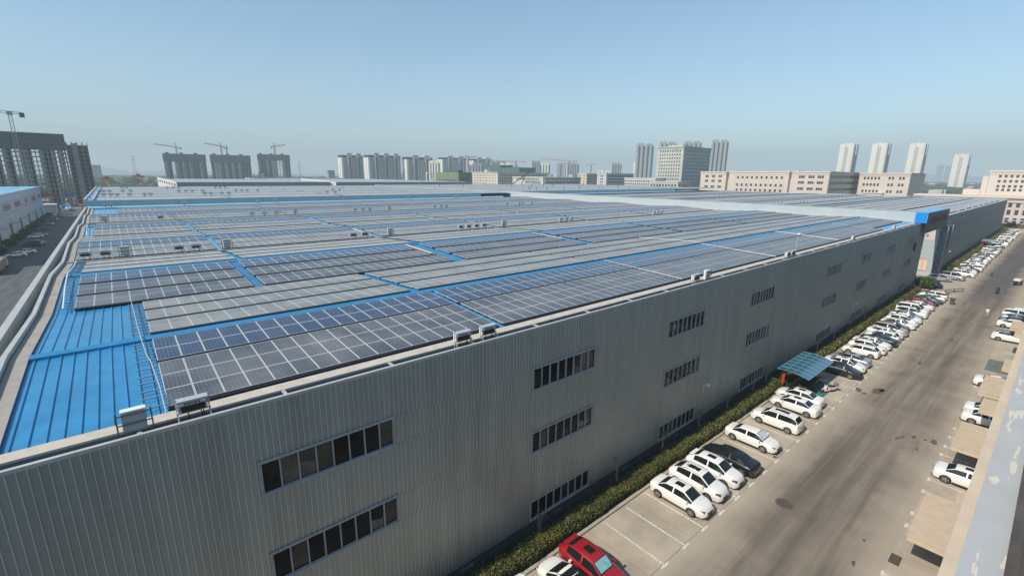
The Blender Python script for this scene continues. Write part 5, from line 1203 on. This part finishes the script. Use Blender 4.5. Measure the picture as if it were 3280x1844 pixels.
def plain(a, b, zt, label, mt, depth=22, notch=(), name='tower_block', group=None, fins=4):
    t, W = slab(a, b, zt, depth, name, label, 'tower', group)
    m = M(); m.box(0,0,0,W,depth,zt-3); m.build('wall', mt, t)
    m = M(); n = fins
    for k in range(n): x = W*(k+.12)/n; m.box(x,-1.5,0,x+W/n*.45,-.01,zt)
    m.build('projecting_bays', mt, t)
    m = M()
    for k in range(n): x = W*(k+.70)/n; m.box(x,-.35,4,x+W/n*.22,-.01,zt-5)
    m.build('window_strips', WING, t)
    m = M(); m.box(W*.1,2,zt-3,W*.42,depth-2,zt+1.5); m.box(W*.58,2,zt-3,W*.9,depth-2,zt+1); m.build('roof_plant', mt, t)
    m = M(); m.box(-.25,.5,0,-.01,depth*.42,zt-3); m.build('sunlit_edge_strip', RESL, t)  # cream strip paints the sunlit edge of the tower into the colour
plain((814.3,580.4),(833.4,552.7),88,'tall grey twin-bay tower left of the concrete office tower',GREYT,24)
plain((886.8,462.2),(900.5,434.9),93,'tall grey twin-bay tower right of the concrete office tower',GREYT,24)
plain((964.5,626.3),(984.5,594.3),101,'grey tower top showing behind the left of the concrete office tower',GREYT,24)
plain((992.2,581.3),(1010.7,548.7),101.5,'grey tower top showing behind the right of the concrete office tower',GREYT,24)
plain((1281.9,1402.4),(1336.0,1351.0),74,'small hazy apartment pair left of the long orange crane',GREYT,30)
plain((1211.0,1193.1),(1265.6,1135.1),69,'small hazy apartment pair behind the long orange crane',GREYT,30)
plain((1846.5,1533.1),(1889.4,1480.0),53,'tiny pale hazy block low on the skyline, left of two',RESL,30)
plain((1899.3,1467.2),(1920.4,1439.4),53,'tiny pale hazy block low on the skyline, right of two',RESL,30)
plain((931.7,1175.5),(951.2,1159.9),67,'short grey block at the end of the second apartment cluster',GREYT,30)
plain((3958.3,576.4),(3965,545),113,'faint ghostly tower in the haze, left of the pair by the fourth cream tower',GREYT,40)
plain((3567.1,485.8),(3569.0,455.1),100,'faint ghostly tower in the haze, right of the pair by the fourth cream tower',GREYT,40)
for i, (x, y, w_, h) in enumerate(sorted([(640,905,26,50),(676,880,22,58),(720,905,30,52),(790,950,26,50),(850,930,24,62),(905,960,30,58),(985,930,26,60),(560,960,24,54),(1120,880,30,62),(1180,840,26,66)], key=lambda p: p[0]/p[1])):
    plain((x,y),(x+w_*.8,y-w_*.6),h,f'hazy mid-rise block on the middle skyline, {ordw(i+1)} of ten from the left',GREYT if i%3 else RESL,18,group='hazy mid-rise blocks')
# cream towers: axis aligned so their long faces catch the sun
def cream(x, y, zt, label, w=26):
    t = thing('cream_tower', label, 'tower', (x,y,0), 0, 'cream towers on the right skyline')
    m = M(); m.box(0,0,0,w*1.15,w*.86,zt-3); m.build('wall', CREAM, t)
    m = M(); m.box(-1.2,1.5,0,0,w*.30,zt-1.5); m.box(-2.0,w*.52,0,0,w*.80,zt-2); m.box(-.1,w*.33,zt-3,3,w*.50,zt-.5); m.build('pier', CREAM, t)
    m = M(); m.box(-.3,w*.34,0,-.05,w*.40,zt-8); m.box(-.3,w*.44,0,-.05,w*.49,zt-8); m.build('shadow_groove', mat('groove_grey',(.34,.33,.30),.8,0,.05) if 'groove_grey' not in bpy.data.materials else bpy.data.materials['groove_grey'], t)
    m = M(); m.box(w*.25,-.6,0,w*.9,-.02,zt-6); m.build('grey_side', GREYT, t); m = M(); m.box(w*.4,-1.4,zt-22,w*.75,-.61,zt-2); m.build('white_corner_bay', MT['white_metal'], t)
cream(1064,277.5,90,'cream tower, first from the left of the four on the right skyline',26)
cream(1075,230,89.5,'cream tower, second from the left of the four on the right skyline',26)
cream(1084.5,179,87.5,'cream tower, third from the left of the four on the right skyline',25)
cream(1241.5,138,73.5,'cream tower standing alone, lowest and rightmost of the four on the right skyline',25)
# unfinished concrete frames
CRG_D = mat('scaffold_grey', (.13,.14,.14), .8, 0, .2, .2)
random.seed(9)
def skeleton(a, b, zt, label, net, nbays, net_h=12, depth=18, solid=(), backs=False, fl=3.0):
    t, W = slab(a, b, zt, depth, 'unfinished_tower', label, 'unfinished tower')
    m = M(); z = 0
    while z < zt-1: m.box(0,0,z,W,depth,z+.45); z += fl
    m.build('floor_slabs', CONC, t)
    m = M(); bw = W/nbays
    for k in range(nbays+1):
        x = k*bw; ww = .5
        for y in (0, depth*.5, depth-.5): m.box(max(0,x-ww/2), y, 0, min(W,x+ww/2), y+.5, zt-1.2)
    m.build('columns', CONC, t)
    m = M()
    for k in solid: m.box(k*bw+.1,-.25,0,(k+1)*bw-.1,depth*.8,zt-2)
    if solid: m.build('shear_wall', CONC, t)
    if solid and fl < 3.2 and W > 25:
        q = M(); z = 1.0
        while z < zt-net_h:
            for k in solid: q.box((k+.52)*bw,-.32,z,(k+.90)*bw,-.252,z+1.9)
            z += fl
        o = q.build('wall_openings', NET, t); o['kind'] = 'stuff'
    m = M(); z = 0.0
    dk = [k for k in range(nbays) if k not in solid and random.random() < (.45 if W < 45 else .85)]
    for k in dk: m.box(k*bw+.3, depth*.55, 0, (k+1)*bw-.3, depth*.62, zt-3)
    if dk: m.build('inner_partition', NET, t)
    if net:
        m = M(); o = .45
        m.box(-o,-o,zt-net_h,W+o,-o+.25,zt+.8); m.box(-o,-o+.25,zt-net_h,-o+.25,depth+o,zt+.8); m.box(W+o-.25,-o+.25,zt-net_h,W+o,depth+o,zt+.8); m.box(-o+.25,depth+o-.25,zt-net_h,W+o-.25,depth+o,zt+.8)
        for k in range(max(2, nbays//4) if W > 45 else 0): x = W*(k+.3)/max(2,nbays//4); m.box(x-2.5,-o+1,zt+.8,x+2.5,6,zt+3)
        m.build('safety_net', NET, t)
        m = M(); z = zt-net_h+1.5
        while z < zt: m.box(-o-.06,-o-.06,z,W+o+.06,-o-.005,z+.35); z += 3
        for k in range(nbays+1): m.box(max(0,k*W/nbays-.15),-o-.12,zt-net_h,k*W/nbays+.15,-o-.07,zt+1.3)
        m.build('net_poles', CRG_D, t)
    return t
skeleton((-62,446),(-20.9,449.5),47.5,'big unfinished concrete tower with dark netted top at the left edge',True,22,9.5,14,solid=(1,2,6,10,11,15,18,20))
skeleton((-24.5,480),(-10,480),46,'side wing of the big unfinished tower, open floors seen against the sky',False,5,0,10,solid=(2,))
skeleton((72.2,997.4),(132.1,991.2),53.8,'unfinished tower under its left crane, first of three in the haze',True,12,12,26,solid=(0,3,5,7,10))
skeleton((138.8,990.3),(200,980),54,'unfinished tower under two cranes, second of three in the haze',True,12,12,26,solid=(1,2,4,6,8))
skeleton((217.7,1006.7),(271.5,993.6),58,'unfinished tower under a small crane, third of three in the haze',True,12,10,26,solid=(0,3,5,6,9))
# tower cranes
ORG = mat('faded_orange_crane', (.50,.16,.06), .6, 0, .1); CRG = mat('grey_crane', (.32,.30,.30), .6, 0, .1); REDC = mat('red_gantry', (.22,.06,.035), .7, 0, .15, .5)
def truss(m, a, b, w, n, r):
    a, b = Vector(a), Vector(b); d = b-a; L = d.length; dn = d.normalized(); up = Vector((0,0,1)) if abs(dn.z) < .8 else Vector((1,0,0))
    s = dn.cross(up).normalized()*w/2; u = s.cross(dn).normalized()*w/2; C = [s+u, s-u, -s-u, -s+u]
    for c in C: m.bar(a+c, b+c, r)
    for k in range(n):
        p, q = a+d*k/n, a+d*(k+1)/n
        for i in range(4): m.bar(p+C[i], q+C[(i+1)%4], r*.7)
def crane(label, base, h, jib, cj, mt, w=1.8, r=.28, flat=True):
    t = thing('tower_crane', label, 'crane', (base[0],base[1],0))
    m = M(); truss(m, (0,0,0), (0,0,h), w, int(h/3), r); m.build('mast', mt, t)
    J = Vector(jib)-Vector((base[0],base[1],0)); K = Vector(cj)-Vector((base[0],base[1],0))
    m = M(); truss(m, (0,0,h+1), J, w*.8, max(6,int(J.length/4)), r*.8); m.build('jib', mt, t)
    m = M(); truss(m, (0,0,h+1), K, w*.8, 4, r*.8); m.build('counter_jib', mt, t)
    m = M(); m.box(K.x-1.1,K.y-1.1,K.z-2.4,K.x+1.1,K.y+1.1,K.z+.3); m.build('counterweight', NET, t)
    m = M(); m.box(-1.2,-1.2,h-.4,1.2,1.2,h+1.8); m.build('cab', CRG, t)
    if not flat:
        m = M(); m.bar((0,0,h+1),(0,0,h+8),1.0); m.bar((0,0,h+8), J*.6+Vector((0,0,h+1))*.4, .15); m.bar((0,0,h+8), K, .15); m.build('tower_head', mt, t)
crane('big tower crane rising in front of the unfinished tower at the left edge', (-41.7,428), 57.5, (-85,424,62), (-36.5,428.5,58.5), CRG, 1.5, .17)
crane('tower crane over the first unfinished tower in the haze', (97,1046), 66.5, (65.6,1048,71.5), (103.5,1045,66.5), CRG, 2, .5, False)
crane('taller of two tower cranes over the second unfinished tower', (165,1037), 71, (139.9,1040.6,76), (170,1036,70.5), ORG, 2, .5, False)
crane('shorter of two tower cranes over the second unfinished tower', (178.5,1066), 69, (184,1090,73), (177.5,1060,69), CRG, 2, .5, False)
crane('tower crane over the third unfinished tower', (262,1058), 76, (282,1053,80.5), (256.5,1059,75.5), ORG, 2, .5, False)
crane('orange tower crane among the green netted blocks', (975,1140), 66, (936,1172,68), (996,1122,66.5), ORG, 3, .8, False)
crane('long orange tower crane in front of the small hazy apartments', (1095,1025), 68, (1034,1087,77), (1112,1007,70), ORG, 3, .8, False)
crane('pale hazy tower crane right of the long orange crane', (1216,1040), 60, (1231,1022,63.5), (1207,1050,62), CRG, 3, .8, False)
crane('orange tower crane beside the second apartment cluster', (715,1025), 69, (733,1012,70.5), (709,1029,72), ORG, 3, .8)
# mobile crane boom over civic block
m = M(); m.bar((283,338,15),(296,318,31.5),.7); tag(m.build('crane_boom', MT['trim']), 'dark slanting mobile crane boom before the white civic block', 'crane boom')
# pylons
def pylon(x, y, h, label, s=1):
    t = thing('pylon', label, 'pylon', (x,y,0)); m = M(); w = 5*s
    for (a, b) in ((1,1),(1,-1),(-1,1),(-1,-1)): m.bar((a*w,b*w,0),(a*.6,b*.6,h),.5*s)
    n = 9
    for k in range(n):
        z0, z1 = h*k/n, h*(k+1)/n; w0, w1 = w+(0.6-w)*k/n, w+(0.6-w)*(k+1)/n
        m.bar((-w0,-w0,z0),(w1,-w1,z1),.3*s); m.bar((w0,-w0,z0),(-w1,-w1,z1),.3*s); m.bar((-w0,-w0,z0),(w0,-w0,z0),.3*s)
    for z in (.7,.82,.94): m.bar((-7*s,0,h*z),(7*s,0,h*z),.4*s)
    m.build('lattice', MT['alu'], t)
pylon(48.2,1499,63,'taller lattice pylon on the plain between the left towers',1)
pylon(417.4,1440,59,'slim lattice pylon right of the third unfinished tower',.6)
# red gantry cranes and site clutter by the side road
def gantry(x, y, s, label, h=14):
    t = thing('gantry_crane', label, 'gantry crane', (x,y,0), radians(s)); t.scale = (.6,.6,1)
    for yy in (-7,7):
        m = M(); m.bar((-2.5,yy,0),(-.6,yy*.6,h),.7); m.bar((2.5,yy,0),(.6,yy*.6,h),.7); m.bar((-2.5,yy,.3),(2.5,yy,.3),.6); m.build('leg', REDC, t)
    m = M(); m.box(-1,-8,h,1,8,h+1.8); m.box(-2,-2,h+1.8,2,2,h+3.2); m.build('girder', REDC, t)
gantry(-24,470,20,'large rust red gantry crane at the end of the side road',12)
gantry(-3,560,60,'small red gantry crane behind the raised rear roof, left of two',17)
gantry(20,570,60,'small red gantry crane behind the raised rear roof, right of two',19)
m = M(); m.box(-70,0,9.5,-10,1.6,11.3); m.box(-70,0,0,-69,1.5,9.5); m.box(-40,.3,0,-39.2,1.3,9.5); m.box(-11,0,0,-10,1.5,9.5)
tag(m.build('crane_girder', REDC, None, (-16,392,0)), 'long rusty overhead crane girder across the site beyond the white warehouse', 'girder')
BLUEP = mat('blue_site_panel', (.03,.13,.38), .6, 0, .1)
for i, (x, y, z, w_) in enumerate([(-52,391.6,9.8,3.4),(-36,391.6,9.8,3.4),(-22,391.6,9.6,3.6)]):
    m = M(); m.box(0,-.2,0,w_,0,2.2); o = m.build('sign_panel', BLUEP, None, (x,y,z)); tag(o, f'blue panel with pale character on the rusty crane girder, {ordw(i+1)} from the left', 'sign')
    m = M(); m.bar((.8,-.24,.4),(2.4,-.24,1.8),.3,.05); m.bar((2.4,-.24,.4),(1.6,-.24,1.2),.3,.05); m.bar((.6,-.24,1.4),(2.8,-.24,1.4),.25,.05); m.build('character', MT['white_metal'], o)
random.seed(21)
SITE = [mat('site_rust',(.20,.08,.05),.9,0,.3,1), mat('site_dark',(.05,.055,.05),.9,0,.3,1), mat('site_tan',(.34,.27,.19),.9,0,.3,1), mat('site_red',(.38,.06,.06),.8,0,.2,1), MT['white_metal'], mat('site_blue',(.08,.32,.5),.6,0,.1)]
kinds = ['rust brown','dark','tan','red','white','blue']
for i in range(34):
    x, y = random.uniform(-58,-10), random.uniform(372,440); k = random.choice([0,0,1,1,1,2,2,3,4,5]); m = M()
    w_, d_, h_ = random.uniform(2,7), random.uniform(2,6), random.uniform(1,3.6)
    m.hexa([(0,0,0),(w_,0,0),(w_,d_,0),(0,d_,0)],[(.4,.3,h_*.7),(w_-.3,.2,h_),(w_-.2,d_-.4,h_*.8),(.3,d_-.2,h_)])
    for j in range(3): m.bar((random.uniform(0,w_),random.uniform(0,d_),h_*.8),(random.uniform(0,w_),random.uniform(0,d_),h_+1.0),.25)
    o = m.build('material_pile', SITE[k], None, (x,y,0)); o.rotation_euler = (0,0,random.uniform(0,3)); tag(o, f'{kinds[k]} heap of building material in the yard at the end of the side road', 'material pile', f'{kinds[k]} material heaps in the yard')
t = thing('site_cabin', 'small cabin with bright blue roof in the yard beyond the side road', 'cabin', (-36,378,0)); m = M(); m.box(0,0,0,9,4,3.4); m.build('wall', MT['box_grey'], t); m = M(); m.box(-.4,-.4,3.4,9.4,4.4,3.8); m.build('roof', SITE[5], t)
t = thing('site_cabin', 'grey shed at the far end of the white warehouse', 'cabin', (-31,366,0)); m = M(); m.box(0,0,0,5,9,5.5); m.build('wall', MT['box_grey'], t); m = M(); m.box(-.4,-.4,5.5,5.4,9.4,5.9); m.build('roof', MT['white_metal'], t)
t = thing('umbrella', 'orange parasol in the yard beyond the side road', 'umbrella', (-28,377,0)); m = M(); m.tube([(0,0,0),(0,0,3)], .08, 6); m.build('pole', MT['alu'], t); m = M(); m.add([(0,0,4.0)]+[(2.2*cos(k*pi/4),2.2*sin(k*pi/4),3.1) for k in range(8)], [(0,1+k,1+(k+1)%8) for k in range(8)]); m.build('canopy', SITE[3], t)
# white warehouse on the left
LW = thing('warehouse', 'white warehouse with blue roof and framed red lettered signs along the shaded side road', 'warehouse', (-29.8,90,0))
m = M(); m.box(-70,82,0,0,264.3,15.2); m.build('wall', mat('warehouse_white', (.50,.52,.55), .7, 0, .06, .2), LW)
m = M(); m.box(-70.3,81.7,15.2,0.25,264.6,16.0); m.build('parapet', mat('warehouse_parapet', (.46,.49,.54), .7, 0, .06, .2), LW)
m = M(); m.quad((-69.5,82.5,16.03),(-.3,82.5,16.03),(-.3,264,16.03),(-69.5,264,16.03)); 
m.build('roof', mat('faded_sky_blue_roof', (.20,.46,.62), .5, 0, .35, .12, stretch=(1,.3,1)), LW)
REDL = mat('faded_red_sign', (.40,.14,.16), .7, 0, .1); GREYL = mat('faded_grey_sign', (.26,.27,.31), .7, 0, .1)
for i, y in enumerate([118,143,168,193,208-24.5+25,233.5,259,285.5,311,335]):
    if i > 9: break
    y -= 90
    if y > 258 or y < 84: continue
    m = M(); X = .06
    m.box(0,0,0,X,19.5,.12); m.box(0,0,3.9,X,19.5,4.05)
    for k in (0,19.4): m.box(0,k,0,X,k+.12,4)
    sg = m.build('sign_frame', GREYL, LW, (.01,y,9.1))
    m = M()
    if i % 3 == 1:
        m.box(0,5,1.5,X,14,3.4); 
    for j in range(6 if i % 3 != 1 else 3): m.box(0,3+j*2.5,1.0 if i%3!=1 else .6,X+.02,4.1+j*2.5,3.3 if i%3!=1 else 1.2)
    if i % 3 != 1:
        for j in (0,2,4): m.box(0,3+j*2.5,2.1,X+.02,6.4+j*2.5,2.4)
    m.build('sign_lettering', REDL if i % 2 == 0 or i%3==1 else GREYL, sg)
for i in range(10):
    y = 240.8-90+24.8*(i-5)
    if y < 84 or y > 262: continue
    d = M(); d.box(0,0,0,.08,3.6,5.4); o = d.build('door', MT['trim'] if i != 7 else SITE[0], LW, (.01,y,0))
    d = M(); d.box(0,-.8,0,2.2,4.6,.22); d.bar((0.1,0,1.6),(2.1,0,.15),.08); d.bar((.1,3.6,1.6),(2.1,3.6,.15),.08); d.build('door_canopy', MT['box_grey'], LW, (.01,y,5.7))
    d = M(); d.box(0,4.6,0,.9,19,5.2); d.build('plant_screen_wall', mat('pale_green_wall', (.38,.44,.34), .8, 0, .06) if 'pale_green_wall' not in bpy.data.materials else bpy.data.materials['pale_green_wall'], LW, (.01,y,0)) if False else None
for i in range(9):
    bush(f'dark shrub against the white warehouse wall, {ordw(i+1)} from the front', (-28.0,200+18.5*i), 1.7, 2.6, 260, .32, 'shrub', 'shrub', 'shrubs along the warehouse')
# far roofs with white signed gables
def far_factory(x0, x1, y0, y1, zt, label, gy1):
    t = thing('factory_building', label, 'factory', (x0,y0,0)); X, Y = x1-x0, y1-y0
    m = M(); m.box(0,0,0,X,.3,zt); m.build('wall', mat('blue_grey_cladding',(.19,.23,.27),.5,.1,.06,.3) if 'blue_grey_cladding' not in bpy.data.materials else bpy.data.materials['blue_grey_cladding'], t)
    m = M(); n = 8
    for k in range(n):
        a, b = Y*k/n, Y*(k+1)/n; c = (a+b)/2; z = zt-.6
        m.quad((0,a+.3,z),(X,a+.3,z),(X,c,z+.8),(0,c,z+.8)); m.quad((0,c,z+.8),(X,c,z+.8),(X,b+.3,z),(0,b+.3,z))
    m.build('roof', MT['upper_roof'], t)
    m = M(); pts = []; 
    m.add([(-.3,.0,0),(-.3,gy1-y0,0),(-.3,gy1-y0,zt+2.2),(-.3,(gy1-y0)*.6,zt+1.4),(-.3,(gy1-y0)*.3,zt+1.1),(-.3,0,zt)], [(5,4,3,2,1,0)]); m.build('signed_gable', mat('gable_white',(.66,.66,.64),.6,0,.05) if 'gable_white' not in bpy.data.materials else bpy.data.materials['gable_white'], t)
    for j, yy in enumerate(range(8, int(gy1-y0)-14, 22)):
        m = M(); 
        for q in range(4): m.box(-.5,yy+q*3,zt-3.2+j*.15,-.32,yy+q*3+1.8,zt-1.2+j*.15)
        m.build('sign_lettering', REDL if j%2==0 else GREYL, t)
    return t
far_factory(37,150,430,640,16.9,'distant solar roofed factory with white signed gable in front of the unfinished towers',614)
far_factory(155,304,430,700,16.8,'distant solar roofed factory with long white signed gable before the left apartment cluster',531)
m = M(); m.box(0,0,0,130,40,16.2); m.box(10,60,0,150,90,17.2); tag(m.build('low_shed', MT['upper_roof'], None, (150,745,0)), 'low pale sheds far behind the factories', 'shed')
for i in range(9):
    m = M(); w_ = random.uniform(20,60); m.box(0,0,0,w_,20,6); m.add([(0,0,6),(w_,0,6),(w_,10,9),(0,10,9),(w_,20,6),(0,20,6)], [(0,1,2,3),(3,2,4,5)])
    tag(m.build('far_shed', MT['upper_roof'] if i%2 else MT['white_metal'], None, (-10+i*34+random.uniform(-8,8), 900+random.uniform(0,450), 0)), 'low pale shed scattered on the green plain between the towers', 'shed', 'pale sheds on the far plain')
block('hazy pink slab building low on the left skyline', -30,900,-9,930,33,PINK,None,None)
block('small grey factory tower left of the apartment clusters', 294,850,305,862,30,GREYT,None,None)
# blue roofed workshops behind the raised roof
t = thing('workshop', 'row of dark workshops with pale blue roof behind the raised rear roof', 'workshop', (8,470,0)); m = M(); m.box(0,0,0,42,12,9); m.build('wall', NET, t); m = M(); m.box(-1,-1,9,43,13,10.4); m.build('roof', mat('dull_blue_roof',(.12,.24,.36),.6,0,.2,.3), t)

# woods and scattered settlement on the plain: uncountable
def woods(name, label, spots, mt):
    m = M()
    for (x, y, r, h) in spots:
        for _ in range(7):
            m.sphere((x+random.uniform(-r,r), y+random.uniform(-r,r), h*random.uniform(.25,.6)), r*random.uniform(.4,.8), r*random.uniform(.4,.8), h*random.uniform(.3,.55), 0, 9, 5, .22)
    o = m.build(name, mt); o['kind'] = 'stuff'; o['label'] = label; o['category'] = 'woods'
random.seed(31)
sp = []
for _ in range(340):
    d = random.uniform(620,2600); a = radians(random.uniform(66,99)); x, y = d*cos(a), d*sin(a)
    if 25 < x < 320 and y < 720: continue
    sp.append((x, y, random.uniform(8,30), random.uniform(6,15)))
woods('woodland', 'hazy green belts of trees on the plain between the left towers', sp, MT['tree'])
sp = []
for _ in range(260):
    d = random.uniform(900,3600); a = radians(random.uniform(2,34)); sp.append((d*cos(a), d*sin(a), random.uniform(15,50), random.uniform(8,16)))
woods('woodland', 'hazy dark woods behind the cream towers on the right', sp, MT['tree'])
sp = [(random.uniform(100,120)+k*26, 900+random.uniform(-40,60), 10, 26) for k in range(8)]
woods('woodland', 'tall dark trees standing between the unfinished towers', [(207,960,6,22),(212,965,6,24),(202,958,5,20),(134,985,6,14),(280,980,8,16),(290,985,8,12)], MT['tree'])
# settlement specks at right
m = M()
for _ in range(240):
    d = random.uniform(700,3000); a = radians(random.uniform(3,32)); x, y = d*cos(a), d*sin(a); w_ = random.uniform(8,26)
    m.box(x,y,0,x+w_,y+w_*.8,random.uniform(5,14))
o = m.build('settlement', mat('pale_settlement', (.45,.43,.40), .8, 0, .25, .02)); o['kind']='stuff'; o['label']='hazy spread of low pale houses on the plain behind the cream towers'; o['category']='settlement'
m = M()
for _ in range(260):
    d = random.uniform(1200,3200); a = radians(random.uniform(34,66)); x, y = d*cos(a), d*sin(a); w_ = random.uniform(12,34)
    m.box(x,y,0,x+w_,y+w_*.8,random.uniform(8,34))
o = m.build('settlement', bpy.data.materials['pale_settlement']); o['kind']='stuff'; o['label']='hazy jumble of low city blocks along the middle skyline'; o['category']='settlement'
# far hills
m = M(); n = 120; vs = []; fs = []
for i in range(n+1):
    a = radians(-5+110*i/n); d = 7500; h = 40+35*sin(i*.13)+22*sin(i*.41+1)+10*sin(i*1.1); vs += [(d*cos(a),d*sin(a),-5),(d*cos(a),d*sin(a),max(20,h)),((d+1500)*cos(a),(d+1500)*sin(a),-5)]
for i in range(n): fs += [(i*3,(i+1)*3,(i+1)*3+1,i*3+1),(i*3+1,(i+1)*3+1,(i+1)*3+2,i*3+2)]
m.add(vs, fs); struct(m.build('hills', MT['tree']))
